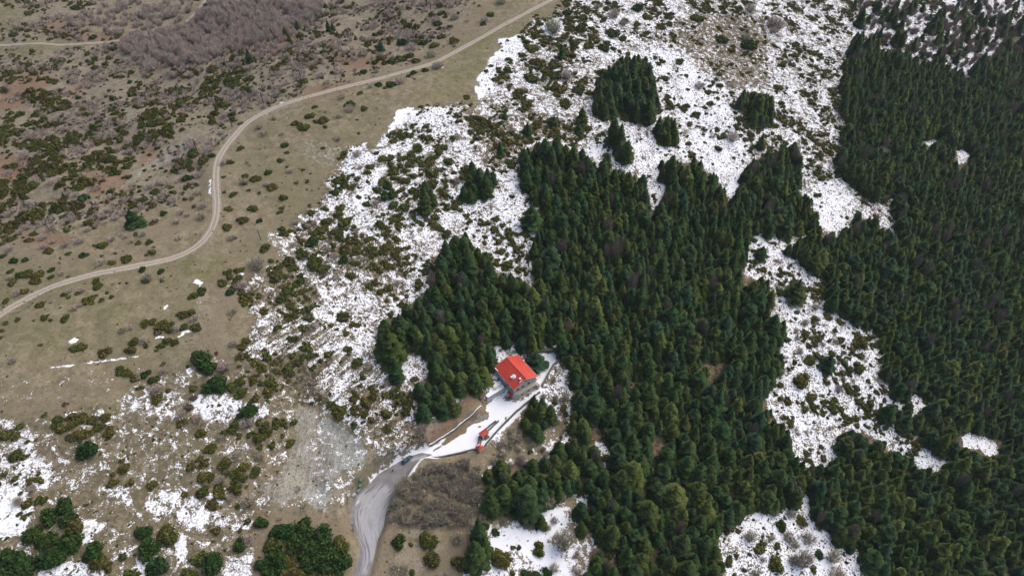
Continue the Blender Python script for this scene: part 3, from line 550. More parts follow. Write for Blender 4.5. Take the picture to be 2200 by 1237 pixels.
def twig_proto(seed, n=120, hh=1.3, width=.030, spread=1.0, side=2, shell=.0):
    """leafless crown: tapering shoots fanning from the foot, each with finer side shoots; unit radius"""
    q = np.random.default_rng(seed); V = []; F = []; T = []; c = 0
    def shoot(P, Q, w, tone):
        nonlocal c
        d = Q - P; u = np.cross(d, q.standard_normal(3)); u /= np.linalg.norm(u) + 1e-9
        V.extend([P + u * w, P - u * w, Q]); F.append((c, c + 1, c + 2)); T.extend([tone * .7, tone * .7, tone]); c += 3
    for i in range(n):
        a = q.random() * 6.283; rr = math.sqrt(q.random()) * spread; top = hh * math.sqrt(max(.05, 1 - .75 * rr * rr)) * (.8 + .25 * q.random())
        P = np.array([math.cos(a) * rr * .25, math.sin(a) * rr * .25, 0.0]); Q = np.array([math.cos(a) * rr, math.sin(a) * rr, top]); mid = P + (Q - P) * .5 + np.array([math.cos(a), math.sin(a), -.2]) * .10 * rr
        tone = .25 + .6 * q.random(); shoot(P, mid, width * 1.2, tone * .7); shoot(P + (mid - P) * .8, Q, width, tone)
        for k in range(side):
            b = P + (Q - P) * (.45 + .45 * q.random()); e = b + np.array([q.standard_normal() * .20, q.standard_normal() * .20, .12 + .18 * q.random()]); shoot(b, e, width * .8, tone)
    return np.array(V), np.array(F), np.clip(np.array(T), 0, 1)

def proto_mesh(name, pr, m): return mesh_np(name, pr[0], pr[1], [m], {'tone': pr[2]})
def scatter_mesh(name, protos, X, Y, Z, S, SZ, m, label=None):
    """one mesh holding many plants (kind = stuff)"""
    Vs = []; Fs = []; Ts = []; Rs = []; n = 0; N = len(X); which = rng.integers(len(protos), size=N); ang = rng.random(N) * 6.283
    for k, (V, F, T) in enumerate(protos):
        I = np.where(which == k)[0]
        if not len(I): continue
        ca, sa = np.cos(ang[I])[:, None], np.sin(ang[I])[:, None]; s = S[I][:, None]
        x = (V[None, :, 0] * ca - V[None, :, 1] * sa) * s + X[I][:, None]; y = (V[None, :, 0] * sa + V[None, :, 1] * ca) * s + Y[I][:, None]
        z = V[None, :, 2] * SZ[I][:, None] + Z[I][:, None]
        Vs.append(np.stack([x, y, z], 2).reshape(-1, 3)); Fs.append((F[None] + (np.arange(len(I)) * len(V))[:, None, None] + n).reshape(-1, 3))
        Ts.append(np.tile(T, len(I))); Rs.append(np.repeat(rng.random(len(I)), len(V))); n += len(I) * len(V)
    me = mesh_np(name, np.concatenate(Vs), np.concatenate(Fs), [m], {'tone': np.concatenate(Ts), 'rnd': np.concatenate(Rs)})
    o = link(name, me); tag(o, kind='stuff'); return o

# ------------------------------------------------------------------ ground and roads
ny_, nx_ = GX.shape
idx = np.arange(ny_ * nx_).reshape(ny_, nx_)
Q = np.stack([idx[:-1, :-1], idx[:-1, 1:], idx[1:, 1:], idx[1:, :-1]], 2).reshape(-1, 4)
# snow melts back round every plant: filled in once the plants stand
ground_me = None
def melt(xs, ys, rs, amt):
    W = np.zeros(GX.shape); i = np.clip(np.searchsorted(gx, xs) - 1, 0, nx_ - 1); j = np.clip(np.searchsorted(gy, ys) - 1, 0, ny_ - 1)
    np.add.at(W, (j, i), amt * np.asarray(rs) ** 2)
    for k in range(3):
        W = (np.roll(W, 1, 0) + W + np.roll(W, -1, 0)) / 3; W = (np.roll(W, 1, 1) + W + np.roll(W, -1, 1)) / 3
    keep = inpoly(PX, PY, YARD, 3)
    cov['snow'] = np.where(cov['snow'] > 0, np.maximum(cov['snow'] - W * (1 - keep), 0), 0)

def ribbon(name, A, B, m, lift, mats, alongscale=1.0, attrs=None):
    """drape a strip between two world polylines (n,2) over the ground"""
    n = len(A); t = np.linspace(0, 1, m); X = A[:, None, 0] * (1 - t) + B[:, None, 0] * t; Y = A[:, None, 1] * (1 - t) + B[:, None, 1] * t
    Z = hg(X, Y) + lift
    C = (A + B) / 2; s = np.r_[0, np.cumsum(np.hypot(*np.diff(C, axis=0).T))]
    wd = np.hypot(*(A - B).T)[:, None] * t[None]
    I = np.arange(n * m).reshape(n, m); F = np.stack([I[:-1, :-1], I[:-1, 1:], I[1:, 1:], I[1:, :-1]], 2).reshape(-1, 4)
    # faces up
    V = np.stack([X, Y, Z], 2).reshape(-1, 3); a, b, c = V[F[0, 0]], V[F[0, 1]], V[F[0, 2]]
    if np.cross(b - a, c - a)[2] < 0: F = F[:, ::-1]
    ex = {k: f(X, Y) for k, f in (attrs or {}).items()}
    me = mesh_np(name, V, F, mats, ex, smooth=True)
    uv = me.uv_layers.new(name='UVMap'); U = np.stack([wd if alongscale == 1 else np.broadcast_to(t[None], (n, m)), np.broadcast_to(s[:, None], (n, m))], 2).reshape(-1, 2)
    uv.data.foreach_set('uv', U[F.ravel()].astype(np.float32).ravel())
    return tag(link(name, me), kind='structure')
def pxline(L, n=80):
    a = np.array(L, float); x, y, z = at(a[:, 0], a[:, 1]); seg = np.r_[0, np.cumsum(np.hypot(np.diff(x), np.diff(y)))]; t = np.linspace(0, seg[-1], n)
    return np.stack([np.interp(t, seg, x), np.interp(t, seg, y)], 1)
SLUSH = [(772,1060),(800,1040),(835,1035),(842,1060),(835,1110),(820,1160),(806,1200),(792,1237),(770,1237),(775,1190),(765,1140),(758,1100)]
def slush_at(X, Y):
    px, py, d = proj(X, Y, hg(X, Y)); return .12 + .55 * inpoly(px, py, SLUSH, 14) + .30 * inpoly(px, py, [(775,1065),(830,1045),(830,1120),(800,1160),(775,1130)], 16) + .8 * inpoly(px, py, [(878,985),(925,972),(905,985),(885,993)], 4) + .9 * inpoly(px, py, [(764,1082),(768,1078),(780,1060),(782,1062),(772,1080),(768,1086)], 1.5)
def dirt_at(X, Y):
    px, py, d = proj(X, Y, hg(X, Y)); return inpoly(px, py, [(895,985),(935,972),(920,985),(880,1020),(850,1060),(843,1060),(870,1015)], 8) + .6 * inpoly(px, py, [(826,1130),(812,1165),(800,1237),(793,1237),(808,1165),(820,1125)], 4)
ribbon('asphalt_road', pxline(ROAD_L), pxline(ROAD_R), 17, .05, [M['asphalt']], 1.0, {'slush': slush_at, 'dirt': dirt_at})
nrm = np.gradient(DROAD, axis=0); nrm = np.stack([-nrm[:, 1], nrm[:, 0]], 1); nrm /= np.linalg.norm(nrm, axis=1)[:, None]
ribbon('dirt_road', DROAD + nrm * 2.8, DROAD - nrm * 2.8, 7, .06, [M['dirtroad']], 2.0)
for nm, L, w in (('dirt_track', [(-30,98),(30,96),(60,94),(110,96),(170,95),(210,92),(250,88),(300,82),(345,64),(390,58),(402,45),(425,20),(440,5),(450,-30)], 2.2),):
    a = np.array(L, float); x, y, z = at(a[:, 0], a[:, 1]); Lw = spline(x, y, 200); nr = np.gradient(Lw, axis=0); nr = np.stack([-nr[:, 1], nr[:, 0]], 1); nr /= np.linalg.norm(nr, axis=1)[:, None]
    TRACKW = Lw
    ribbon(nm, Lw + nr * w, Lw - nr * w, 5, .10, [M['dirtroad']], 2.0)

# ------------------------------------------------------------------ the stone house
HC = (1.8, 189.0); HR = R(-54.5)
house = tag(empty('stone_house', (HC[0], HC[1], 0), HR), 'two-storey stone mountain house with a bright red gabled metal roof', 'house')
def to_local(px, py, z):
    u = (px - 1100) / FPX; v = (py - 618.5) / FPX; s = math.sqrt(.5); t = (z - CAM_H) / (-s * (1 + v)); x = u * t - HC[0]; y = s * (1 - v) * t - HC[1]
    return x * math.cos(-HR) - y * math.sin(-HR), x * math.sin(-HR) + y * math.cos(-HR)
EV, RG = 7.9, 10.7
b = MB(); b.prism([(-7.0,-6.2),(6.6,-6.2),(7.6,-5.4),(8.2,-4.2),(8.2,5.2),(7.2,6.2),(-7.0,6.2)], -2.5, 3.7)
b.build('lower_wall', M['stonetan'], house)
b = MB(); b.prism([(-7.0,-6.25),(6.65,-6.25),(7.68,-5.42),(8.28,-4.22),(8.28,5.22),(7.24,6.25),(-7.0,6.25)], 3.7, 3.95); b.build('stone_ledge', M['stonetan'], house, bevel=.04)
b = MB(); b.prism([(-6.9,-5.9),(6.9,-5.9),(6.9,5.9),(-6.9,5.9)], 3.95, EV + .05)
for x in (-6.9, 6.55):
    b.add([(x,-5.9,EV+.06),(x,5.9,EV+.06),(x,0,RG-.08),(x+.35,-5.9,EV+.06),(x+.35,5.9,EV+.06),(x+.35,0,RG-.08)], [(0,2,1),(3,4,5),(0,3,5,2),(1,2,5,4),(0,1,4,3)])
b.build('upper_wall', M['stone'], house)
b = MB(); hl, hw, th = 7.5, 6.5, .16
zs = lambda y: RG - abs(y) * (RG - EV + .15) / 6.5
for s in (-1, 1):
    vs = [(-hl, 0, zs(0) + th), (hl, 0, zs(0) + th), (hl, s * hw, zs(hw) + th), (-hl, s * hw, zs(hw) + th), (-hl, 0, zs(0)), (hl, 0, zs(0)), (hl, s * hw, zs(hw)), (-hl, s * hw, zs(hw))]
    f = [(0,3,2,1),(4,5,6,7),(0,1,5,4),(1,2,6,5),(2,3,7,6),(3,0,4,7)]; b.add(vs, f if s > 0 else [q[::-1] for q in f])
roof = b.build('roof', M['redroof'], house)
b = MB()
for s in (-1, 1):
    for k in range(13):
        x = -hl + .35 + k * (2 * hl - .7) / 12
        b.add([(x-.035, s*.22, zs(.22)+th), (x+.035, s*.22, zs(.22)+th), (x+.035, s*hw, zs(hw)+th), (x-.035, s*hw, zs(hw)+th), (x-.035, s*.22, zs(.22)+th+.07), (x+.035, s*.22, zs(.22)+th+.07), (x+.035, s*hw, zs(hw)+th+.07), (x-.035, s*hw, zs(hw)+th+.07)], [(4,5,6,7),(0,1,5,4),(1,2,6,5),(2,3,7,6),(3,0,4,7)])
b.build('standing_seams', M['redroof'], roof)
b = MB(); b.box((0,0,RG+th+.02), (2*hl+.1,.42,.16)); b.build('ridge_cap', plain('dark_red_ridge', (.40,.028,.012), None, 2, .5, .05), roof, bevel=.04)
for x in (-hl-.06, hl+.06):
    b = MB()
    for s in (-1, 1):
        b.add([(x-.05,0,RG+th+.03),(x+.05,0,RG+th+.03),(x+.05,s*(hw+.05),zs(hw)+th+.03),(x-.05,s*(hw+.05),zs(hw)+th+.03),(x-.05,0,RG-.1),(x+.05,0,RG-.1),(x+.05,s*(hw+.05),zs(hw)-.1),(x-.05,s*(hw+.05),zs(hw)-.1)], [(0,1,2,3),(7,6,5,4),(0,4,5,1),(1,5,6,2),(2,6,7,3),(3,7,4,0)])
    b.build('fascia_board', M['cream'], roof)
def gutter(s):
    b = MB(); b.tube((-hl, s*(hw+.1), zs(hw)+.02), (hl, s*(hw+.1), zs(hw)+.02), .08); b.build('gutter', M['galv'], roof)
gutter(-1); gutter(1)
for (px, py, zz, w, mm) in ((1099, 811, 9.6, .75, M['stonetan']), (1117.5, 815.5, 10.3, .8, M['redroof_tile'])):
    lx, ly = to_local(px, py, zz); zc = zs(ly) + th
    b = MB(); b.box((lx, ly, zc + .35), (w, w, 1.5)); b.box((lx, ly, zc + 1.18), (w + .2, w + .2, .14)); ch = b.build('chimney', mm, house, bevel=.03)
    b = MB(); b.box((lx, ly, zc + 1.31), (w + .05, w + .05, .12)); b.build('snow_cap', M['snow'], ch, bevel=.05)
# heap of snow held behind the first chimney
lx, ly = to_local(1103.5, 808, 9.7); b = MB(); ring = []
for k in range(14):
    a = k * 6.283 / 14; ring.append((lx + (1.15 + .12 * math.sin(3 * a)) * math.cos(a), ly + .95 * math.sin(a)))
vs = [(x, y, zs(y) + th + .01) for x, y in ring] + [(lx + (x - lx) * .8, ly + (y - ly) * .8, zs(y) + th + .22) for x, y in ring] + [(lx, ly, zs(ly) + th + .36)]
b.add(vs, [(i, (i+1) % 14, 14 + (i+1) % 14, 14 + i) for i in range(14)] + [(14 + i, 14 + (i+1) % 14, 28) for i in range(14)]); b.build('snow_heap', M['snow'], roof)
lx, ly = to_local(1119, 819, 10.0); b = MB()
for k in range(5): b.box((lx, ly + (k - 2) * .3, zs(ly + (k - 2) * .3) + th + .1), (.35, .33, .16))
b.build('snow_strip', M['snow'], roof)
def window(x, y, z, w, h, ax):
    """ax 0: in a wall facing +X, 1: facing -Y, 2: facing +Y"""
    sx, sy = ((.10, w) if ax == 0 else (w, .10)); o = {0: (.0, 0), 1: (0, .0), 2: (0, 0)}[ax]; q = MB(); t = .12
    for dy_ in (-1, 1):
        q.box((x + (0 if ax == 0 else dy_ * w / 2), y + (dy_ * w / 2 if ax == 0 else 0), z), ((.16, t, h + t) if ax == 0 else (t, .16, h + t)))
        q.box((x, y, z + dy_ * h / 2), ((.14, w - t, t) if ax == 0 else (w - t, .14, t)))
    q.box((x, y, z), ((.1, .06, h - t) if ax == 0 else (.06, .1, h - t)))
    wf = q.build('window', M['timber'], house)
    q = MB(); q.box((x, y, z), ((.04, w - t, h - t) if ax == 0 else (w - t, .04, h - t))); q.build('pane', M['glass'], wf)
    q = MB(); dx_ = {0: (.14, 0), 1: (0, -.14), 2: (0, .14)}[ax]; q.box((x + dx_[0], y + dx_[1], z - h / 2 - .12), ((.3, w + .3, .1) if ax == 0 else (w + .3, .3, .1))); q.build('sill', M['cream'], wf)
for y in (-4.0, -1.2, 2.0): window(6.96, y, 5.7, 1.1, 1.3, 0)
window(6.96, 0, 8.9, .7, .8, 0)
for y in (-2.6, 1.2, 4.2): window(8.26, y, 2.2, .9, 1.0, 0)
for x in (-4.6, -1.2, 2.2, 5.2): window(x, -5.96, 5.8, 1.0, 1.2, 1); window(x, 5.96, 5.8, 1.0, 1.2, 2)
for x in (-3.2, 3.0): window(x, -6.26, 1.9, .9, 1.0, 1)
q = MB(); q.box((5.0, -6.28, 1.15), (1.1, .14, 2.2)); d = q.build('door', M['timber'], house, bevel=.02); q = MB(); q.box((5.35, -6.38, 1.1), (.05, .08, .22)); q.build('handle', M['galv'], d)
q = MB(); q.add([(3.6,-6.2,3.2),(6.6,-6.2,3.2),(6.6,-7.6,2.75),(3.6,-7.6,2.75),(3.6,-6.2,3.3),(6.6,-6.2,3.3),(6.6,-7.6,2.85),(3.6,-7.6,2.85)], [(4,5,6,7),(3,2,1,0),(2,3,7,6),(1,2,6,5),(3,0,4,7)][:5]); q.build('door_canopy', M['redroof_tile'], house)
# lean-to behind the back gable
q = MB(); q.box((-8.4, -2.6, 3.0), (2.8, 4.6, 5.6)); q.build('lean_to_wall', M['stone'], house)
q = MB(); vs = [(-6.95,-5.2,6.7),(-6.95,0,6.7),(-10.1,0,5.95),(-10.1,-5.2,5.95)]; q.add(vs + [(x, y, z + .14) for x, y, z in vs], [(0,1,2,3),(7,6,5,4),(0,4,5,1),(1,5,6,2),(2,6,7,3),(3,7,4,0)]); q.build('lean_to_roof', M['redroof'], house)
q = MB(); q.box((7.9, 6.1, 1.2), (1.6, 1.4, 3.6)); q.build('stone_buttress', M['stonetan'], house, bevel=.05)

def P2(px, py, z=0.0):
    u = (px - 1100) / FPX; v = (py - 618.5) / FPX; s = math.sqrt(.5); t = (z - CAM_H) / (-s * (1 + v)); return (u * t, s * (1 - v) * t)
def ccw(P):
    a = sum(P[i][0] * P[(i+1) % len(P)][1] - P[(i+1) % len(P)][0] * P[i][1] for i in range(len(P))); return P if a > 0 else P[::-1]
# ------------------------------------------------------------------ terrace block beside the house
AN = ccw([P2(1047,856,3.6), P2(1086,832,3.6), P2(1078,818,3.6), P2(1039.5,848,3.6)])
t = tag(empty('stone_terrace', (*AN[0], 0)), 'snow-topped grey stone terrace block left of the red-roofed house', 'terrace')
loc = [(x - AN[0][0], y - AN[0][1]) for x, y in AN]; cxa = sum(p[0] for p in loc) / 4; cya = sum(p[1] for p in loc) / 4
q = MB(); q.prism(loc, -1.5, 3.5); q.build('wall', M['stone'], t)
q = MB(); q.prism([(cxa + (x - cxa) * 1.03, cya + (y - cya) * 1.03) for x, y in loc], 3.5, 3.62); q.build('coping', M['stonedark'], t)
q = MB(); q.prism([(cxa + (x - cxa) * .93, cya + (y - cya) * .93) for x, y in loc], 3.62, 3.8); q.build('snow_cover', M['snow'], t, bevel=.06)
AN2 = ccw([P2(1063,837,4.2), P2(1080,821.5,4.2), P2(1074.5,814.5,4.2), P2(1056,827,4.2)])
t = tag(empty('walled_store', (*AN2[0], 0)), 'low dark-walled store with snow on top behind the terrace block', 'outbuilding'); loc = [(x - AN2[0][0], y - AN2[0][1]) for x, y in AN2]; cxa = sum(p[0] for p in loc) / 4; cya = sum(p[1] for p in loc) / 4
q = MB(); q.prism(loc, -1.0, 4.0); q.build('wall', M['stonedark'], t)
q = MB(); q.prism([(cxa + (x - cxa) * .86, cya + (y - cya) * .86) for x, y in loc], 4.0, 4.16); q.build('snow_cover', M['snow'], t, bevel=.05)
TP = [P2(1060,831,4.35), P2(1067,829,4.35), P2(1079,824,4.35), P2(1073,831,4.35), P2(1066,834,4.35), P2(1059,836.5,4.35)]
TP = ccw(TP); q = MB(); q.prism([(x - TP[0][0], y - TP[0][1]) for x, y in TP], 0, .12); tag(q.build('roof_sheet', M['tarp'], None, (*TP[0], 4.18)), 'pale beige sheet laid across the low store roof', 'sheet')
q = MB(); a = [P2(1041,852,.2), P2(1044,858,.2), P2(1034,871,.2), P2(1031,868,.2)]; a = ccw(a); o0 = a[0]  # red-brown earth wall, drawn with the timber material
q.prism([(x - o0[0], y - o0[1]) for x, y in a], -1, 1.6); tag(q.build('earth_wall', M['timber'], None, (*o0, hg(*o0) - .2)), 'reddish brown earth wall at the end of the terrace block', 'earth wall')
bx = P2(1137, 762, 0.0); q = MB()
q.box((0, 0, .5), (3.2, 2.0, 1.0), .3); q.box((0, 0, 1.05), (3.3, 2.1, .12), .3); q.box((.6, .1, 1.2), (1.4, 1.3, .16), .3)
tag(q.build('blue_cistern', [plain('pale_blue_sheet', (.22, .42, .60), (.55, .62, .70), 1.2, .5, .1)], None, (*bx, hg(*bx))), 'pale blue covered tank behind the right rear corner of the red roof', 'tank')

# ------------------------------------------------------------------ walls
def wall(name, L, w, h, m, label, cap=True, cat='stone wall', group=None, zadd=0.0):
    a = np.array(L, float); x, y, z = at(a[:, 0], a[:, 1]); seg = np.r_[0, np.cumsum(np.hypot(np.diff(x), np.diff(y)))]; n = max(3, int(seg[-1] / 1.1)); s = np.linspace(0, seg[-1], n)
    X = np.interp(s, seg, x) + rng.normal(0, .04, n); Y = np.interp(s, seg, y) + rng.normal(0, .04, n); Z = hg(X, Y); Z = np.convolve(np.r_[Z[0], Z, Z[-1]], [.25, .5, .25], 'valid')
    T = np.gradient(np.stack([X, Y], 1), axis=0); T /= np.linalg.norm(T, axis=1)[:, None]; N = np.stack([-T[:, 1], T[:, 0]], 1)
    root = empty(name, (X[0], Y[0], Z[0])); tag(root, label, cat, group)
    def strip(hw, z0, z1, jit):
        q = MB(); rings = []
        for i in range(n):
            k = hw * (1 + jit * rng.normal()); top = z1 * (1 + .06 * rng.normal()) if z0 < 0 else z1
            for (sd, zz) in ((1, z0), (1, top), (-1, top), (-1, z0)): rings.append((X[i] - X[0] + N[i, 0] * k * sd, Y[i] - Y[0] + N[i, 1] * k * sd, Z[i] - Z[0] + zz + zadd))
        f = []
        for i in range(n - 1):
            for j in range(4): f.append((i * 4 + j, i * 4 + (j + 1) % 4, i * 4 + 4 + (j + 1) % 4, i * 4 + 4 + j))
        f += [(0, 3, 2, 1), (4 * n - 4, 4 * n - 3, 4 * n - 2, 4 * n - 1)]; return q.add(rings, f)
    strip(w / 2, -1.2, h, .08).build('masonry', m, root)
    if cap: strip(w / 2 * .8, h - .1, h + .14, .25).build('snow_cap', M['snow'], root)
    return root
wall('stone_wall', [(1143,857),(1127,870),(1106,888),(1086,908),(1059,937),(1041,960)], .6, .9, M['stonedark'], 'long dark stone wall on the downhill edge of the snowy yard, below the house', False)
wall('stone_wall', [(1024,965),(1005,969),(987,974),(960,980),(939,984),(926,983)], .6, .8, M['stonedark'], 'low dark stone wall running from the small square hut towards the asphalt road', False)
wall('stone_wall', [(1211,766),(1200,775),(1188,786),(1177,805),(1170,818),(1163,830)], .6, .9, M['stonedark'], 'dark wall crossing the snowfield to the right of the red-roofed house', False)
wall('stone_wall', [(1133,765),(1145,758),(1161,755),(1175,754),(1188,753)], 1.4, 1.5, M['stonedark'], 'broad grey dry-stone wall at the forest edge behind the house', False)
wall('stone_wall', [(1193,749),(1203,757),(1211,765)], .8, 1.2, M['stonedark'], 'short dark wall at the far corner of the snowy yard under the firs', False)
wall('stone_wall', [(1064,800),(1072,810),(1080,821),(1085,829)], .5, 3.4, M['stone'], 'snow-capped wall close along the left eave of the red-roofed house', True)
wall('stone_wall', [(922,958),(940,946),(960,934),(980,921),(1000,903),(1020,886),(1034,873)], .45, .6, M['stonedark'], 'low bank wall along the brown verge above the snowy yard', True)
wall('stone_wall', [(1140,858),(1150,850),(1160,843)], .5, .8, M['stonedark'], 'stub of stone wall beside the path below the front gable', False)
for k, (L, lb) in enumerate((([(1042,924),(1052,915),(1066,905)], 'left one of two parallel dark walls climbing from the open red-roofed shelter'), ([(1048,926),(1058,917),(1071.5,904.5)], 'right one of two parallel dark walls climbing from the open red-roofed shelter'), ([(1030,938),(1028,950),(1025.5,960)], 'left one of two short walls joining the shelter and the square hut'), ([(1034.5,944),(1033,950),(1032,958)], 'right one of two short walls joining the shelter and the square hut'))):
    wall('channel_wall', L, .55, .7, M['stonedark'], lb, False, 'low wall', 'stone channel walls in the yard')
q = MB(); q.box((0, 0, .7), (2.0, 1.8, 2.0), .7); pp = P2(1191, 752); pr = tag(empty('gate_pillar', (*pp, hg(*pp))), 'squat stone pillar with a snow top at the far corner of the yard', 'pillar'); q.build('pillar_block', M['stonedark'], pr, bevel=.06)
q = MB(); q.box((0, 0, 1.78), (1.9, 1.7, .2), .7); q.build('snow_cap', M['snow'], pr, bevel=.06)

# ------------------------------------------------------------------ red-roofed shelter and hut in the yard
p = P2(1039.5, 936.5, 0); sh = tag(empty('roadside_shelter', (*p, hg(*p)), R(42)), 'small open stone shelter with a red gabled roof in the snowy yard', 'shelter')
q = MB(); q.box((0, .95, 1.1), (3.0, .3, 2.2)); q.build('back_wall', M['cream'], sh)
for s in (-1, 1): q = MB(); q.box((s * 1.3, -.9, 1.1), (.45, .45, 2.2)); q.build('pillar', M['cream'], sh, bevel=.03)
q = MB(); q.box((0, -.1, .1), (3.3, 2.6, .5)); q.box((.35, -1.7, .05), (2.4, .9, .4)); q.build('stone_base', M['stonedark'], sh)
q = MB(); q.add([(-1.85,-1.45,2.15),(1.85,-1.45,2.15),(1.85,0,3.0),(-1.85,0,3.0),(1.85,1.45,2.15),(-1.85,1.45,2.15),(-1.85,-1.45,2.27),(1.85,-1.45,2.27),(1.85,0,3.12),(-1.85,0,3.12),(1.85,1.45,2.27),(-1.85,1.45,2.27)], [(6,7,8,9),(9,8,10,11),(1,0,3,2),(2,3,5,4),(0,1,7,6),(4,5,11,10),(1,2,8,7),(2,4,10,8),(0,6,9,3),(3,9,11,5)]); q.build('roof', M['redroof_tile'], sh)
p = P2(1031, 965, 0); ht = tag(empty('square_hut', (*p, hg(*p)), R(42)), 'tiny square hut with a snow-dusted red pyramid roof and cream walls', 'hut')
q = MB(); q.box((0, 0, .9), (2.1, 2.1, 2.2)); q.build('wall', M['cream'], ht, bevel=.03)
q = MB(); e = 1.4; q.add([(-e,-e,1.95),(e,-e,1.95),(e,e,1.95),(-e,e,1.95),(0,0,2.9),(-e,-e,1.83),(e,-e,1.83),(e,e,1.83),(-e,e,1.83)], [(0,1,4),(1,2,4),(2,3,4),(3,0,4),(5,8,7,6),(0,5,6,1),(1,6,7,2),(2,7,8,3),(3,8,5,0)]); rf = q.build('roof', M['redroof_tile'], ht)
q = MB()
for (x, y) in ((-.35, .8), (.45, .62), (.1, .95), (.85, -.1)): q.box((x, y, 2.9 - max(abs(x), abs(y)) * .68 + .06), (.42, .34, .14), .5)
q.build('snow_patch', M['snow'], rf)

# ------------------------------------------------------------------ bins, car, people, poles
def dumpster(px, py, rz, m, label, lidm=None, s=1.0, open_=False):
    p = P2(px, py); r = tag(empty('waste_container', (*p, hg(*p)), rz), label, 'waste container', 'waste containers beside the road'); 
    q = MB(); q.add([(-.60,-.42,.18),(.60,-.42,.18),(.60,.42,.18),(-.60,.42,.18),(-.72,-.52,1.1),(.72,-.52,1.1),(.72,.52,1.1),(-.72,.52,1.1)], [(0,3,2,1),(0,1,5,4),(1,2,6,5),(2,3,7,6),(3,0,4,7)] + ([] if open_ else [(4,5,6,7)])); q.build('tub', m, r)
    if not open_:
        q = MB(); prof = [(-.56,1.12),(-.40,1.27),(0,1.34),(.40,1.27),(.56,1.12)]; vs = [(x, y, z) for x in (-.76, .76) for y, z in prof]; q.add(vs, [(i, i+1, i+6, i+5) for i in range(4)] + [(4,3,2,1,0),(5,6,7,8,9),(0,5,9,4)]); q.build('lid', lidm or m, r)
    for sx in (-1, 1):
        q = MB(); q.tube((sx * .72, -.2, 1.0), (sx * .86, -.2, 1.0), .04); q.build('lifting_pin', M['galv'], r)
        for sy in (-1, 1): q = MB(); q.tube((sx * .5 - .03, sy * .36, .1), (sx * .5 + .03, sy * .36, .1), .1, n=10); q.build('wheel', M['rubber'], r)
    r.scale = (s, s, s); return r
dumpster(780, 1045, R(58), M['binteal'], 'dull green lidded container at the upper end of the roadside row')
dumpster(776.3, 1050.5, R(58), M['binlgreen'], 'bright green lidded container, second from the top of the roadside row')
dumpster(771.5, 1057.5, R(50), M['binblue'], 'blue-grey container in the middle of the roadside row')
dumpster(762.5, 1067.5, R(25), M['bingrey'], 'light grey container with a pale lid set back from the road edge', s=1.05)
dumpster(753, 1076, R(62), M['bingrey'], 'light grey container, second from the bottom of the roadside row', s=1.0)
dumpster(749.5, 1085.5, R(80), M['bingrey'], 'open grey container at the lowest end of the roadside row', s=.95, open_=True)

p = P2(873.3, 989.5); car = tag(empty('parked_car', (*p, hg(*p) + .06), R(46)), 'dark teal hatchback parked at the snowy end of the asphalt road', 'car')
def car_mesh():
    # cross sections along x: (x, half width, sill z, belt z, roof z or None, roof half width)
    S = [(-2.10,.62,.38,.72,.80,.50),(-2.02,.80,.28,.86,.95,.66),(-1.65,.86,.24,.92,1.20,.66),(-1.25,.88,.24,.93,1.43,.60),(-.4,.88,.24,.93,1.48,.60),(.35,.88,.24,.92,1.45,.60),(.75,.88,.24,.92,1.22,.64),(1.10,.87,.24,.91,.97,.74),(1.70,.84,.26,.84,.88,.66),(2.02,.74,.32,.70,.74,.58),(2.12,.58,.40,.58,.62,.48)]
    V = []; F = []
    for x, w, z0, z1, z2, w2 in S: V += [(x, -w, z0), (x, -w * 1.02, (z0 + z1) / 2), (x, -w * .97, z1), (x, -w2, z2), (x, w2, z2), (x, w * .97, z1), (x, w * 1.02, (z0 + z1) / 2), (x, w, z0)]
    n = len(S)
    for i in range(n - 1):
        for j in range(8): F.append((i * 8 + j, i * 8 + (j + 1) % 8, i * 8 + 8 + (j + 1) % 8, i * 8 + 8 + j))
    F += [tuple(range(8)), tuple(range(8 * n - 8, 8 * n))[::-1]]
    return S, V, F
S, V, F = car_mesh(); q = MB(); q.add(V, F); body = q.build('body', M['cpaint'], car, bevel=.03)
def glass(pts, nm='window'): q = MB(); q.add(pts, [tuple(range(len(pts)))]); q.add([(x, y, z - .0) for x, y, z in pts], [tuple(range(len(pts)))[::-1]]); return q.build(nm, M['glass'], car)
glass([(.40,-.56,1.455),(.40,.56,1.455),(1.08,.68,1.02),(1.08,-.68,1.02)][::-1], 'windscreen')
glass([(-1.30,-.55,1.42),(-1.68,-.60,1.23),(-1.99,-.60,1.02),(-1.99,.60,1.02),(-1.68,.60,1.23),(-1.30,.55,1.42)], 'rear_window')
for s in (-1, 1):
    for x0, x1 in ((-1.35, -.48), (-.38, .55)):
        glass([(x0, s * .885, .97), (x1 + .25 * (x1 > 0), s * .885, .97), (x1, s * .665, 1.38), (x0 + .12, s * .665, 1.38)], 'side_window')
    q = MB(); q.box((.62, s * .98, .98), (.16, .2, .12)); q.build('mirror', M['cpaint'], car, bevel=.03)
    q = MB(); q.box((2.0, s * .60, .64), (.16, .30, .14)); q.build('headlight', M['lampw'], car)
    q = MB(); q.box((-2.06, s * .62, .82), (.1, .22, .18)); q.build('tail_light', M['lampr'], car)
    for x in (-1.3, 1.32):
        q = MB(); q.tube((x, s * .70, .31), (x, s * .90, .31), .31, n=18); wh = q.build('wheel', M['rubber'], car, bevel=.02)
        q = MB(); q.tube((x, s * .86, .31), (x, s * .915, .31), .20, n=12); q.build('rim', M['rim'], wh)
    q = MB(); q.tube((-1.2, s * .50, 1.50), (.3, s * .50, 1.50), .025); q.build('roof_rail', M['galv'], car)

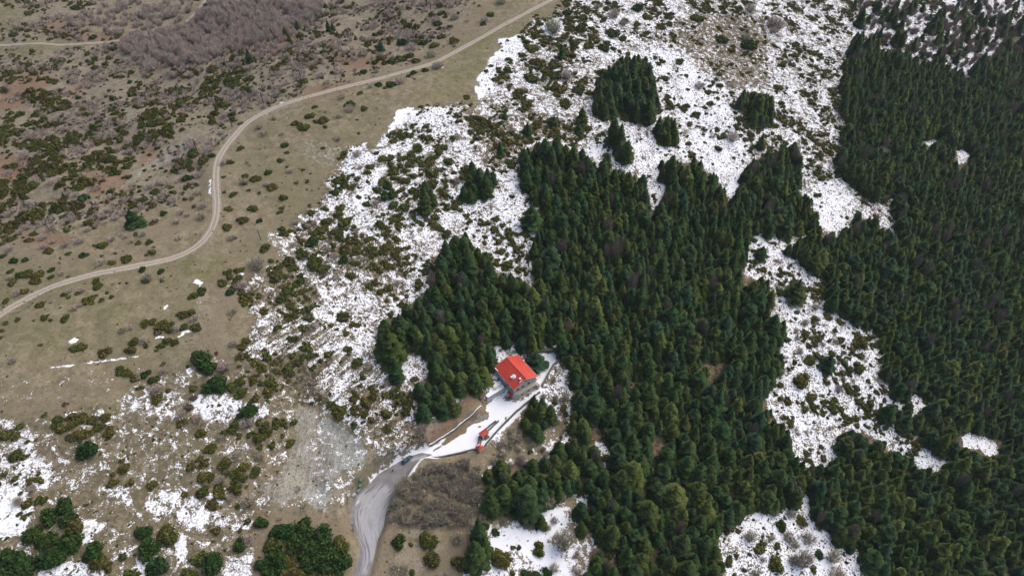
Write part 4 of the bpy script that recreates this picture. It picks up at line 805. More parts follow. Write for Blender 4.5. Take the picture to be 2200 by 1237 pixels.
def person(px, py, rz, label, jacket, stride):
    """one continuous skinned body, clothes and hair as children"""
    p = P2(px, py); g0 = hg(*p) + .06
    V = []; E = []; Rr = []
    def v(x, y, z, r): V.append((x, y, z)); Rr.append(r); return len(V) - 1
    pel = v(0, 0, .95, .15); wa = v(0, 0, 1.08, .13); chs = v(0, 0, 1.30, .165); nk = v(0, 0, 1.47, .06); hd0 = v(0, .01, 1.56, .085); hd1 = v(0, .02, 1.66, .10); hd2 = v(0, .01, 1.73, .075)
    nose = v(0, .115, 1.62, .02)
    E += [(pel, wa), (wa, chs), (chs, nk), (nk, hd0), (hd0, hd1), (hd1, hd2), (hd1, nose)]
    for s in (-1, 1):
        ear = v(s * .10, .0, 1.63, .022); E.append((hd1, ear))
        hp = v(s * .10, 0, .90, .095); kn = v(s * .11, s * stride * .5 + .04, .50, .065); an = v(s * .11, s * stride, .10, .045); toe = v(s * .13, s * stride + .17, .05, .04)
        E += [(pel, hp), (hp, kn), (kn, an), (an, toe)]
        sh_ = v(s * .19, 0, 1.40, .07); el = v(s * .27, -s * stride * .3 - .03, 1.13, .05); wr = v(s * .29, -s * stride * .5 + .08, .90, .03); pm = v(s * .29, -s * stride * .5 + .11, .83, .035)
        E += [(chs, sh_), (sh_, el), (el, wr), (wr, pm)]
        for k in range(4):
            L = (.075, .085, .08, .06)[k]; a = v(s * .29 + (k - 1.5) * .006, -s * stride * .5 + .09 + k * .022, .785, .009); c = v(s * .285, -s * stride * .5 + .095 + k * .022, .785 - L * .6, .008); d = v(s * .275, -s * stride * .5 + .10 + k * .02, .785 - L, .007); E += [(pm, a), (a, c), (c, d)]
        a = v(s * .27, -s * stride * .5 + .145, .83, .011); c = v(s * .262, -s * stride * .5 + .16, .79, .009); E += [(pm, a), (a, c)]
    me = bpy.data.meshes.new('body'); me.from_pydata(V, E, []); ob = link('person', me, None, (*p, g0)); ob.rotation_euler = (0, 0, rz); me.materials.append(M['skin'])
    tag(ob, label, 'person')
    md = ob.modifiers.new('skin', 'SKIN')
    if not me.skin_vertices: me.skin_vertices.new()
    for i, r_ in enumerate(Rr): me.skin_vertices[0].data[i].radius = (r_, r_); me.skin_vertices[0].data[i].use_root = (i == 0)
    sb = ob.modifiers.new('sub', 'SUBSURF'); sb.levels = 1; sb.render_levels = 2
    def cover(name, chain, m):
        q = MB()
        for a, c, ra, rc in chain: q.tube(a, c, ra, rc, 12)
        return q.build(name, m, ob, bevel=.015)
    jk = [((0, 0, .86), (0, 0, 1.12), .185, .175), ((0, 0, 1.12), (0, 0, 1.42), .175, .20), ((0, 0, 1.42), (0, 0, 1.50), .16, .09)]; tr = []
    for s in (-1, 1):
        jk += [((s * .17, 0, 1.43), (s * .28, -s * stride * .3 - .03, 1.12), .085, .068), ((s * .28, -s * stride * .3 - .03, 1.14), (s * .295, -s * stride * .5 + .08, .90), .066, .05)]
        tr += [((s * .09, 0, .94), (s * .11, s * stride * .5 + .04, .50), .115, .085), ((s * .11, s * stride * .5 + .04, .52), (s * .11, s * stride, .09), .085, .065)]
        q = MB(); q.box((s * .12, s * stride + .07, .05), (.11, .28, .11)); q.build('shoe', M['rubber'], ob, bevel=.03)
    cover('jacket', jk, jacket); cover('trousers', tr, M['jeans'])
    q = MB(); q.tube((0, -.01, 1.66), (0, -.01, 1.755), .108, .07, 12); q.tube((0, -.05, 1.58), (0, -.04, 1.68), .085, .10, 12); q.build('hair', M['hair'], ob, bevel=.02)
    q = MB()
    for s in (-1, 1): q.box((s * .035, .108, 1.645), (.022, .012, .012))
    q.build('eyes', M['glass'], ob)
    q = MB(); q.box((0, .107, 1.575), (.05, .01, .012)); q.build('mouth', M['lampr'], ob)
person(844.2, 1012.5, R(150), 'person in black jacket and dark trousers walking on the asphalt below the car', M['jacketblack'], .16)
person(858.6, 1039.5, R(200), 'person in navy jacket and dark trousers walking near the road edge by the thicket', M['jacketnavy'], .12)

def power_pole(px, py, rz, label, k_=1.0):
    x, y, z = [float(k[0]) for k in at(np.array([px], float), np.array([py], float))]
    r = tag(empty('power_pole', (x, y, z), rz), label, 'power pole', 'wooden power poles along the ridge track')
    q = MB(); q.tube((0, 0, -1), (0, 0, 10.6), .26, .19, 10); q.build('pole', M['polewood'], r)
    q = MB(); q.box((0, 0, 10.3), (2.8, .2, .22)); q.tube((-.8, 0, 10.2), (0, 0, 9.3), .05); q.tube((.8, 0, 10.2), (0, 0, 9.3), .05); ca = q.build('crossarm', M['galv'], r)
    for k in (-1.05, 0, 1.05): q = MB(); q.tube((k, 0, 10.4), (k, 0, 10.55), .08, .16); q.tube((k, 0, 10.55), (k, 0, 10.85), .18, .10); q.build('insulator', M['ceramic'], ca)
    r.scale = (k_, k_, k_)
for (px, py, lb) in ((926, 27, 'tallest-looking power pole cut by the top edge above the ridge track'), (719, 151, 'power pole on the open grass right of the rounded green juniper'), (649, 181, 'power pole above a round dark bush, just uphill of the long snow streak'), (568, 229, 'power pole beside the rubble bank on the outer side of the track'), (499, 273, 'power pole under a dark tree crown left of the track'), (426, 331, 'power pole standing left of the first small snow heap at the track'), (560, 515, 'lone power pole on brown turf inside the road bend')):
    power_pole(px, py, R(-35), lb, .64 if px == 560 else .92)

# ------------------------------------------------------------------ plants
FIRS = [fir_proto(11, 14, 3.0, 15, .66), fir_proto(12, 14, 2.8, 16, .78, .22), fir_proto(13, 14, 3.3, 14, .55, .35), fir_proto(14, 14, 3.0, 15, .48, .30), fir_proto(15, 14, 2.9, 17, .70, .18, .12), fir_proto(16, 14, 3.2, 13, .58, .4)]
YOUNG = [fir_proto(21, 10, 3.3, 12, .75, .2, .02), fir_proto(22, 10, 3.0, 12, .9, .25, .02)]
JUN = [lump_proto(k, 110, .55, 4 + k % 3, .21) for k in range(31, 37)]
JBIG = [lump_proto(k, 330, .62, 6, .15) for k in range(41, 45)]
ROUND = [lump_proto(k, 520, .95, 6 + k % 2, .15, .74, 1.1) for k in range(51, 55)]
HEA = [lump_proto(k, 90, .42, 4, .20) for k in range(61, 64)]
TW = [twig_proto(k, 120) for k in range(71, 76)]; TWS = [twig_proto(k, 46, 1.1, .045, 1, 1) for k in range(76, 80)]
TWT = [twig_proto(k, 130, 2.2, .026, .9, 3) for k in range(81, 84)]
TUFT = [lump_proto(k, 16, .5, 2, .42) for k in range(91, 95)]
ME = {}
for nm, prs, mm in (('fir_crown', FIRS, 'fir'), ('yellow_fir_crown', FIRS[:3], 'firlight'), ('young_fir_crown', YOUNG, 'fir'), ('juniper', JUN, 'juniper'), ('juniper_large', JBIG, 'juniper'), ('dark_bush', JBIG, 'dark'), ('round_tree', ROUND, 'dark'), ('round_olive', ROUND, 'juniper'), ('heath', HEA, 'heath'), ('bare_bush', TW, 'twig'), ('bare_brown', TW, 'twigdark'), ('bare_tree', TWT, 'twigdark'), ('rusty_tree', TW, 'twigred')):
    ME[nm] = [proto_mesh(nm, p_, M[mm]) for p_ in prs]
tq = MB(); tq.tube((0, 0, -1.0), (0, 0, 12.6), .24, .04, 7); tme = bpy.data.meshes.new('trunk'); tme.from_pydata(tq.v, [], tq.f); tme.materials.append(M['bark'])
sq = MB(); sq.tube((0, 0, -.3), (0, 0, .5), .10, .05, 6); [sq.tube((0, 0, .1), (.35 * math.cos(a), .35 * math.sin(a), .6), .05, .02, 5) for a in (0, 2.1, 4.2)]
sme = bpy.data.meshes.new('trunk'); sme.from_pydata(sq.v, [], sq.f); sme.materials.append(M['bark'])
melts = []
LAND = [((1112, 790), 'the red-roofed stone house'), ((975, 945), 'the snowy yard'), ((790, 1100), 'the curving asphalt road'), ((950, 1060), 'the brown leafless thicket'), ((700, 985), 'the pale scree gully'), ((291, 466), 'the lone dark fir on the grass'), ((465, 420), 'the bend of the dirt road'), ((700, 195), 'the straight dirt road'), ((200, 590), 'the lower dirt road'), ((1080, 130), 'the long smooth snow drift'), ((1345, 200), 'the upper fir grove'), ((1625, 225), 'the grove beside the grey rock slab'), ((1140, 463), 'the lone broad fir in the snow'), ((1020, 385), 'the small fir clump on snow'), ((1750, 760), 'the wide snowy clearing'), ((1790, 450), 'the bright forked snowfield'), ((1130, 1180), 'the curved snow path'), ((1690, 1170), 'the lower snow meadow'), ((120, 1120), 'the dark round grove'), ((655, 1180), 'the dense grove left of the asphalt'), ((80, 440), 'the solid juniper slope'), ((560, 60), 'the bare grey wood'), ((2090, 40), 'the snow-streaked upper corner'), ((1410, 400), 'the narrow snow tongue in the forest'), ((2140, 960), 'the broken snow glade'), ((2070, 330), 'the tiny snow glade'), ((1550, 790), 'the dark gap in the forest'), ((1450, 700), 'the middle of the central forest'), ((2060, 650), 'the middle of the far forest'), ((1930, 1120), 'the lower far forest'), ((1350, 1080), 'the lower central forest'), ((1280, 560), 'the upper central forest'), ((1000, 620), 'the forest spur behind the house'), ((300, 740), 'the snow-filled path line'), ((320, 690), 'the large juniper patch'), ((300, 960), 'the thin snow ditch'), ((540, 900), 'the mixed scrub above the scree'), ((760, 480), 'the ragged snow edge')]
ORD = ['', 'second', 'third', 'fourth', 'fifth', 'sixth', 'seventh', 'eighth', 'ninth', 'tenth', 'eleventh', 'twelfth'] + [f'{k}th' for k in range(13, 21)]
ORD += [(f'{k}' + {1: 'st', 2: 'nd', 3: 'rd'}.get(k % 10, 'th')) for k in range(21, 300)]
reg = []                                      # (object, kind phrase, category, group, px, py)
def register(o, phrase, cat, group, px, py): reg.append((o, phrase, cat, group, px, py))
def label_all():
    cells = {}
    for o, ph, cat, group, px, py in reg:
        k = min(range(len(LAND)), key=lambda i: (LAND[i][0][0] - px) ** 2 + (LAND[i][0][1] - py) ** 2); d = math.hypot(LAND[k][0][0] - px, LAND[k][0][1] - py)
        dx_, dy_ = px - LAND[k][0][0], py - LAND[k][0][1]
        w = 'right of' if dx_ > abs(dy_) else 'left of' if -dx_ > abs(dy_) else 'below' if dy_ > 0 else 'above'
        cells.setdefault((ph, w, k), []).append((d, o, cat, group))
    for (ph, w, k), L in cells.items():
        L.sort(key=lambda t: t[0])
        for i, (d, o, cat, group) in enumerate(L):
            tag(o, f'{ph} {w} {LAND[k][1]}' + (f', {ORD[i]} nearest' if i else ''), cat, group)
def sizeword(s, a, b): return 'small ' if s < a else 'large ' if s > b else ''
def fir(x, y, h, r, yellow=False, young=False, px=0, py=0, z=None):
    z = float(hg(x, y)) if z is None else z
    L = ME['young_fir_crown'] if young else ME['yellow_fir_crown'] if yellow else ME['fir_crown']
    o = empty('fir_tree', (x, y, z - .2), random.random() * 6.28); me = random.choice(L); bh = 10 if young else 14; s = r / 3.0
    c = link('crown', me, o); c.scale = (s, s, h / bh); t_ = link('trunk', tme, o); t_.scale = (s, s, h / 14)
    o.rotation_euler = (random.gauss(0, .02), random.gauss(0, .02), random.random() * 6.28)
    ph = sizeword(h, 9, 15.5) + ('yellowish green fir' if yellow else 'dark green fir'); register(o, ph, 'fir tree', 'fir trees of the hillside', px, py); return o
def bush(kind, px, py, rpx):
    """plant a shrub whose crown shows at (px, py) with a half width of rpx photo pixels"""
    a, b_, c = at(np.array([px], float), np.array([py + rpx * .35], float)); x, y, z = float(a[0]), float(b_[0]), float(c[0])
    dep = float(proj(x, y, z)[2]); r = rpx * dep / FPX
    spec = {'j': ('juniper_large' if r > 1.9 else 'juniper', 'juniper_bush', 'olive green juniper', 'juniper bush', 'juniper bushes of the hillside', 1.0), 'd': ('dark_bush', 'evergreen_bush', 'dark green bush', 'evergreen bush', 'dark evergreen bushes of the hillside', 1.15),
            'm': ('bare_bush', 'bare_bush', 'leafless grey-mauve bush', 'bare bush', 'leafless bushes of the hillside', 1.0), 'b': ('bare_brown', 'bare_bush', 'leafless brown bush', 'bare bush', 'leafless bushes of the hillside', 1.0), 't': ('bare_tree', 'bare_tree', 'leafless brown tree', 'bare tree', 'leafless trees of the hillside', 1.0),
            'r': ('heath', 'heath_bush', 'low red-brown bush', 'heath bush', 'low red-brown bushes of the hillside', 1.0), 'R': ('round_tree', 'round_tree', 'round-crowned dark green tree', 'evergreen tree', 'round-crowned evergreens', 1.15), 'O': ('round_olive', 'round_tree', 'round-crowned olive tree', 'evergreen tree', 'round-crowned evergreens', .95), 'x': ('rusty_tree', 'dead_tree', 'rusty brown dead fir', 'dead tree', None, 1.6)}[kind]
    me = random.choice(ME[spec[0]]); o = link(spec[1], me, None, (x, y, z - .12 * r)); k = random.uniform(.92, 1.1)
    o.scale = (r * k, r * k * random.uniform(.85, 1.05), r * spec[5] * random.uniform(.9, 1.1)); o.rotation_euler = (0, 0, random.random() * 6.28)
    if kind in 'ROt': 
        cr = link('crown', me, None); root = o; root.data = sme; root.name = spec[1]; cr.parent = root; root.scale = (r, r, r * spec[5])
    register(o, sizeword(r, 1.3, 3.4) + spec[2], spec[3], spec[4], px, py); melts.append((x, y, r)); return o

TILES = [
 (0, 300, 3.99, 'j940,30,30 m215,140,60 m85,280,45 d355,100,28 j190,315,22 j860,125,35 d765,185,28 j800,100,25 d975,270,40 d560,490,30 d720,485,48 m700,520,35 j950,165,60 j1125,70,45 j1230,65,25 j1040,240,12 d1610,320,50 m1700,300,50 m1650,370,30 j1465,400,32 j1500,440,30 m1280,400,50 m1360,370,45 j1330,440,45 j1230,500,50 j1140,550,50 j1020,560,35 j1240,545,22 j1315,555,42 j1440,550,24 d1400,625,36 j1070,610,25 m1000,630,30 m985,670,40 m870,640,35 j770,635,40 j685,675,20 j825,685,28 j740,705,30 r1300,700,50 m1515,700,35 m1550,620,40 m1610,640,35 b1730,650,55 m1740,560,45 r1660,560,35 b1700,450,40 j1640,500,30 j570,770,35 d600,740,18 m760,765,40 j805,755,25 j290,800,35 m370,835,45 m690,860,50 b560,900,38 m460,870,35 m380,910,45 j415,950,45 j100,840,45 m85,930,45 m965,845,45 j885,895,50 j815,900,25 m1040,815,25 m1075,830,30 j1175,800,28 m1225,805,42 b1125,875,30 j1185,880,35 j1280,870,38 j1300,950,42 r1250,985,28 r1320,915,22 b1530,845,35 r1610,850,12 j590,970,30 d720,980,42 r865,990,30 m860,1050,45 j955,1055,35 j1075,1015,48 j985,970,22 r1055,950,12 j515,1010,15 d35,990,30 d120,1035,40 d220,1020,32 j95,1115,38 d440,1110,32 j430,1165,30 j330,1140,60 j240,1140,55 d170,1150,40 j300,1190,45 j110,1210,40 m90,1180,40 m530,1140,28 r580,1165,25 j825,1210,45 d1220,1110,38 b1270,1170,55 d1375,1125,35 m1390,1180,28 r1025,1220,18 r1085,1225,20 m1915,200,35 j1975,185,38 m1795,80,50 d1810,130,40 j1920,315,25 j2095,310,28 r2085,360,38 j2170,330,35 j2050,75,32 m2120,190,22 j2135,430,18 j1990,470,38 r1915,440,28 j1960,585,35 j2160,580,38 j2075,675,50 j1945,740,50 b1990,840,42 b2175,1060,40'),
 (0, 600, 3.99, 'j35,180,35 j110,30,35 m150,115,45 j210,90,42 j345,210,44 m440,190,22 j545,120,38 m600,95,30 j590,145,25 m700,90,45 j680,110,30 j835,40,50 j750,165,58 j810,140,35 j790,200,30 j870,165,38 j920,105,25 j955,140,30 m690,220,30 b640,240,40 j515,238,14 j145,335,38 j375,315,42 j290,350,15 j430,340,25 j555,330,48 m550,320,25 j45,370,32 j15,430,35 j5,490,30 j1250,5,40 j1390,10,20 r1025,30,15 r1085,30,18 j1730,90,52 j1650,135,50 m1120,410,35 b1050,430,42 j1140,520,50 j1110,590,62 m1230,520,38 j1240,565,30 r350,550,28 j640,580,50 j710,560,52 m610,580,25 j900,610,58 b110,695,38 j1240,370,50 j1310,350,40 j1380,380,60 r1340,430,50 j1450,390,60 m1510,420,45 j1570,400,40 j1560,290,50 j1620,280,50 m1670,330,50 j1680,400,48 j1430,510,48 j1500,530,42 j1370,560,42 j1340,600,22 j1020,770,52 j1090,790,50 j1150,830,45 d1250,800,48 j1320,850,58 r1390,720,40 m1400,780,42 m1190,840,30 m1340,930,55 j1350,1000,52 j1440,940,32 j1200,920,40 m1930,740,75 m1680,740,42 r1860,620,30 b2000,270,50 b2000,550,50 j2070,570,45 j2110,520,45 d1975,100,42 m2070,50,60 j1650,920,42 r1640,1000,50 r1600,1080,50 m1560,1150,50 m1700,1180,60 j2000,900,60 j2060,860,50 m2110,920,35 j2050,960,60 j1880,1070,22 j500,1180,50 j600,1170,55 j700,1180,55 j800,1190,50 j900,1170,55 j640,1230,50 j380,1150,38 r540,1060,40'),
 (0, 900, 3.667, 'j440,30,42 j540,40,50 j620,100,60 j560,130,50 j700,100,50 j780,50,50 j860,80,58 j50,100,62 j110,130,40 j130,270,62 j200,280,40 j210,170,28 j300,470,42 j230,470,40 j120,460,38 b150,640,55 j320,620,50 m260,540,40 j20,420,40 j1650,220,55 j1580,290,28 j1760,330,60 b1870,280,60 j1900,380,60 j1850,420,50 j2000,400,58 m1950,20,60 j2040,120,62 j2120,100,42 b2050,280,60 j1600,430,52 j1600,560,55 j1670,665,55 m1740,470,50 m1820,610,42 j1870,665,30 b1960,640,80 j1430,20,42 b1750,140,40 j50,930,25 j970,370,54 j890,490,44 j1205,505,46 r680,665,25 m1330,1140,45 m1960,940,70 j960,320,28 j1750,600,35'),
 (500, 300, 3.99, 'j445,40,35 j465,105,22 m235,75,20 j770,65,25 j905,85,10 j905,165,22 d405,175,28 m440,170,25 j460,230,20 m490,265,35 d305,275,36 j600,255,25 j665,290,12 j630,355,25 j540,365,24 r640,420,18 j435,480,42 j335,400,46 m290,380,38 j225,450,22 j140,430,20 j200,325,50 j100,310,32 b90,360,45 j175,575,46 j425,575,32 j405,615,30 r660,560,30 j675,620,40 d230,690,30 r10,450,30 r10,835,30 j270,920,58 b215,1065,82 m540,710,35 j565,760,32 j555,830,25 d670,860,68 m700,710,38 m650,740,35 j885,350,42 j888,430,24 j835,485,20 j900,500,18 j925,570,52 j810,680,55 j790,580,40 b1070,120,52 j1225,105,26 j1010,90,20 m1095,235,32 j1180,220,44 j1290,155,48 j1350,200,42 j1690,165,42 j1070,330,32 j1075,490,30 j1150,275,38 m1225,540,50 j1150,545,38 d1330,380,50 d1330,470,66 j860,890,42 b810,940,42 j700,1030,85 j590,960,70 j480,1020,62 j520,1090,50 j780,1090,60 m870,990,45 d950,1020,50 j1000,1150,55 j1290,1040,42 j1300,910,50 m1120,1020,40 j1850,180,45 j1590,60,65 j1760,90,50 j1540,300,45 j1480,560,55'),
 (550, 0, 3.667, 'm1420,160,45 d1425,180,38 b1565,135,45 j1855,105,38 m1800,155,42 j1790,185,30 m1540,40,45 j1760,42,20 m1720,22,18 b1930,10,50 r1600,25,18 j1560,315,50 j1475,368,15 m1565,360,22 d1160,330,58 j1260,320,50 d1330,330,40 j1410,350,38 j1460,285,36 r1390,290,35 m1230,370,55 j1140,450,60 j1200,430,50 j1260,475,46 b1380,430,52 d940,485,36 j995,450,42 j1015,480,28 j950,400,36 b840,420,58 d725,405,25 d855,560,34 m780,550,25 m950,560,30 d1240,570,34 d1200,595,22 d1330,550,30 b1430,520,52 r1250,615,20 d965,665,35 d1075,660,46 m1130,640,50 j1025,690,22 m900,680,30 j820,730,26 d740,820,46 m740,860,50 b680,760,42 j850,845,42 j430,900,50 j530,940,52 j470,950,30 r540,995,32 j320,965,46 j370,990,50 m655,915,34 m550,875,25 m505,875,15 j460,840,26 r800,940,18 b145,930,30 r30,995,35 m65,1050,35 m200,1055,25 d225,1140,30 j240,1195,25 j525,1160,26 m645,1090,35 j810,1045,20 r945,980,15 j1655,760,32 j1610,810,18 j1695,820,25 b160,750,42 j185,730,18 d345,678,23 b560,650,36 m395,610,28 j440,620,20 b515,590,32 d605,570,24 m465,560,24 j450,530,42 j330,530,18 d295,560,17 j235,500,34 m635,510,22 d545,410,40 j265,380,24 d640,272,22 j105,830,18 d1275,250,16'),
 (0, 0, 3.667, 'd590,60,34 d735,290,34 j720,495,30 d550,480,26 d885,590,26 d1025,645,28 d1165,705,22 d625,765,30 d1370,545,28 m1090,450,65 m1200,520,75 m1280,260,40 m1240,240,35 j1070,260,30 j110,270,38 j20,230,20 d1560,590,16 d1825,895,36 m1740,1045,32 m970,970,30 m880,970,25 m1650,1130,50 m1640,1185,50 j1900,1160,28 d2050,1000,2 b2045,995,40 j1900,970,25 j2165,750,32 b1960,590,30 j870,1130,30 m200,1210,45 m310,590,2 d330,1190,28 j950,1080,20 j1120,980,50 j1100,1100,50 j1070,1070,30 j1390,720,60 j1440,780,60 j1600,730,36 j1500,700,40 j1420,930,30 j1350,900,32 j1270,870,34 j1230,910,36 j1200,950,40 j1280,960,45 j1310,990,36 j1180,1100,42 j1050,1160,40 j1000,1150,34 j1660,910,36 j1870,660,50 j1800,660,40 j1960,610,46 j1920,690,40 j500,520,0'),
 (1100, 0, 3.667, 'b320,215,88 d430,100,38 j560,130,45 b670,55,34 m800,110,60 j540,220,58 j480,320,58 d980,50,55 j1070,130,46 j985,185,34 b870,180,42 j790,250,70 j170,370,60 j180,480,50 j330,500,55 j340,590,55 j160,600,70 m430,590,60 j720,370,58 j700,560,60 j1240,180,36 j1460,130,60 d1640,300,48 d1870,340,75 m2090,200,62 m1470,680,46 j1560,810,36 m1730,1080,66 m1870,70,55 j1310,480,40 j600,350,50 j870,300,40 j380,680,70 j520,700,60 j420,800,70'),
 (1600, 600, 3.667, 'O640,645,60 O890,680,60 O905,490,68 O930,290,68 O435,780,75 j650,280,45 j755,325,42 j690,1010,50 j710,395,28 j500,620,50 j685,578,34 j585,415,26 j870,840,38 b550,215,40 b475,335,38 b740,860,45 j520,910,50 b615,510,30 b405,400,30 b410,460,30 j500,510,30 j640,405,14 j465,240,20 j410,250,28 j400,300,22 b715,490,28 m430,560,40 j610,600,26 j740,610,30 j800,610,22 m1570,1110,75 m1470,1040,45 j1280,1220,40 b290,730,40 d130,880,2'),
 (1600, 900, 3.667, 'b230,730,52 b360,740,50 b40,910,72 b210,930,42 b350,920,58 b400,980,45 b500,930,70 t690,1080,66 t450,1110,95 b380,1100,60 b720,1200,80 b140,1030,28 b140,1100,32 b930,1130,42 t380,530,80 b80,1210,42 d285,820,50 O250,1130,78 d580,1060,40 j140,970,35 j40,1050,22 j440,780,50 b190,210,2 j490,260,36 j600,210,30 m1570,60,70 m1150,740,34 m1810,380,34 t1180,500,30'),
 (1000, 900, 3.667, 't650,660,72 t760,620,50 b490,800,66 t780,960,115 b1030,1060,62 b880,1060,42 b880,1190,50 b700,1160,58 b650,850,38 b700,790,44 b300,810,40 b1240,1010,38 t2150,730,55 b1550,900,32 b870,220,40 b860,400,36 t1280,100,55 b470,520,50 t460,340,50 b380,150,60 t580,350,45 O280,1080,85 d240,880,42 d590,800,38 d420,1000,26 j370,1000,35 j540,1040,20 b130,760,50 b60,700,60 j1130,1060,38 d480,1200,50 d640,1190,55 d560,1225,50 t1810,610,42 b120,500,2 j30,300,2 b300,270,50 b350,200,45 b230,320,40 b420,240,35'),
 (700, 900, 3.667, 'R580,960,68 O810,940,75 b1040,930,68 O830,1090,72 O1050,1120,66 j680,1190,38 b560,1160,60 b1160,860,55 j670,970,25 j480,60,40 b750,70,60 b760,110,45 j1120,1180,30 b620,1180,50'),
 (0, 0, 1.0, 'R439,772,24 R466,824,24 R536,880,20 R188,963,22 R310,1140,17 O362,1144,23 R322,1178,25 R338,1214,24 R458,1203,26 O404,1231,21 R564,1118,15 R515,1167,16 R449,786,18 d425,760,13 R1633,537,2 x1529,469,14 x1039,597,7 b1214,853,13 b1574,864,14 b1386,772,6 m1886,324,22 m1908,393,13 b1690,447,15 b1736,485,11 m1384,605,6 x1548,618,6 b2164,664,9 b2025,646,10 m2093,460,9 m2178,462,7 x1562,1142,9 b1690,205,2 O835,408,2 b1600,80,16 b1660,50,18 m1662,65,12 O845,772,2 j905,402,2'),
]
for ox, oy, sc_, txt in TILES:
    for w in txt.split():
        X, Y, r_ = (float(k) for k in w[1:].split(','))
        if r_ > 2.5: bush(w[0], ox + X / sc_, oy + Y / sc_, r_ / sc_)

# lone firs: base pixel and height on the photograph
def lone(px, pyb, pyt, wpx, yellow=False, young=True):
    a, b_, c = at(np.array([px], float), np.array([pyb], float)); x, y, z = float(a[0]), float(b_[0]), float(c[0]); q0 = proj(x, y, z); lo, hi = 1.0, 40.0
    for k in range(30):
        h = (lo + hi) / 2
        if proj(x, y, z + h)[1] > pyt: lo = h
        else: hi = h
    r = wpx / 2 * float(q0[2]) / FPX; fir(x, y, h, r, yellow, young, px, (pyb + pyt) / 2); melts.append((x, y, r))
for a in ((291,483,449,34),(1141,488,438,42),(853,815,768,34),(1206,125,94,16),(1133,288,262,22),(1190,268,248,20),(1250,260,228,22),(1242,283,264,18),(1632,318,284,24),(1633,552,528,26),(1704,640,598,38),(1774,792,760,28),(538,134,102,20),(583,60,40,14),(585,84,60,15),(615,79,55,13),(640,65,41,13),(624,95,72,13),(662,44,33,12),(707,68,39,14),(716,66,45,12),(681,76,60,9),(725,78,66,11),(699,18,5,11),(819,110,86,16),(535,18,2,10),(648,90,72,8),(914,455,388,32),(930,440,400,24),(1030,1162,1112,38),(1022,1208,1155,46),(1042,1185,1150,28),(1161,1128,1105,22),(1150,785,757,38),(1718,1010,985,20),(1146,870,845,20),(842,768,700,50),(826,760,715,34),(1131,800,782,1),(1010,822,805,14),(620,20,8,10),(1085,255,238,14),(175,436,420,14),(140,428,412,12),(480,125,114,9),(400,60,48,9),(1075,330,300,16)):
    if a[3] > 2: lone(*a)

# the woods: firs set down by density, crowns kept inside the traced outlines
POLYS = [F1, F1B, F2, F2B, F3, F4, F5, F6, F7, F8]
def in_wood(px, py):
    w = np.zeros(px.shape)
    for P in POLYS: w = np.maximum(w, inpoly(px, py, P))
    for H in HOLES:
        c_ = np.mean(H, 0); w = np.where(inpoly(px, py, [tuple(c_ + (np.array(q_) - c_) * 1.3) for q_ in H]) > 0, 0, w)
    return w > 0
N = 150000
X = rng.uniform(-330, 560, N); Y = rng.uniform(80, 760, N); Z = hg(X, Y); HH = np.clip(rng.normal(11.6, 3.0, N), 5.5, 19); HH = np.where(X > 150, HH * .9, HH * 1.04); RR = HH * rng.uniform(.235, .34, N) * np.where(X > 150, 1.1, 1.0)
big = fbm(X, Y, 40, 2, 6) > .58; HH = np.where(big, HH * 1.15, HH); small_ = rng.random(N) < .16; HH = np.where(small_, HH * .6, HH); RR = np.where(small_, RR * .75, RR)
x1, y1, _ = proj(X, Y, Z + HH * .12); x2, y2, _ = proj(X, Y, Z + HH * .86); x3, y3, _d3 = proj(X, Y, Z + HH * .45)
bx, by, bd = proj(X, Y, Z)
hw_ = .62 * RR * FPX / np.maximum(_d3, 1)
ok = in_wood(x1, y1) & in_wood(x2, y2) & in_wood(x3 - hw_, y3) & in_wood(x3 + hw_, y3) & (inpoly(x3, y3, MIXR) < .5)
# a part of the upper corner is thin, mixed wood
mix_ = (inpoly(x3, y3, MIXR) > 0) & (rng.random(N) < .03) & (x3 > 1835)
ok = (ok | mix_) & (bx > -80) & (bx < 2290) & (by > -30) & (by < 1400)
I = np.where(ok)[0]; grid = {}; keep = []
for i in I:
    cx_, cy_ = int(X[i] // 7), int(Y[i] // 7); bad = False
    for a in (-1, 0, 1):
        for b_ in (-1, 0, 1):
            for j in grid.get((cx_ + a, cy_ + b_), ()):
                if (X[i] - X[j]) ** 2 + (Y[i] - Y[j]) ** 2 < (.60 * (RR[i] + RR[j])) ** 2: bad = True; break
            if bad: break
        if bad: break
    if not bad: grid.setdefault((cx_, cy_), []).append(i); keep.append(i)
keep = np.array(keep); print('firs', len(keep)); X_f, Y_f, R_f = X[keep], Y[keep], RR[keep]
size = RR[keep] / bd[keep] * HH[keep]; vis = (x3[keep] > 5) & (x3[keep] < 2195) & (y3[keep] > 5) & (y3[keep] < 1232)
nlone = sum(1 for r_ in reg if r_[2] == 'fir tree'); order = np.argsort(-(size * vis)); single = keep[order[:300 - nlone]]; rest = keep[order[300 - nlone:]]
for i in single: fir(float(X[i]), float(Y[i]), float(HH[i]), float(RR[i]), rng.random() < .09, False, float(x3[i]), float(y3[i]))
yel = rng.random(len(rest)) < .05
for nm, sel, mm, lb in (('fir_forest', ~yel, 'fir', 'dense dark green fir forest covering the right half of the slope'), ('yellowing_firs', yel, 'firlight', 'scattered yellowish crowns within the fir forest')):
    k = rest[sel]; o = scatter_mesh(nm, FIRS, X[k], Y[k], Z[k] - .2, RR[k] / 3.0, HH[k] / 14, M[mm]); tag(o, lb, 'forest')
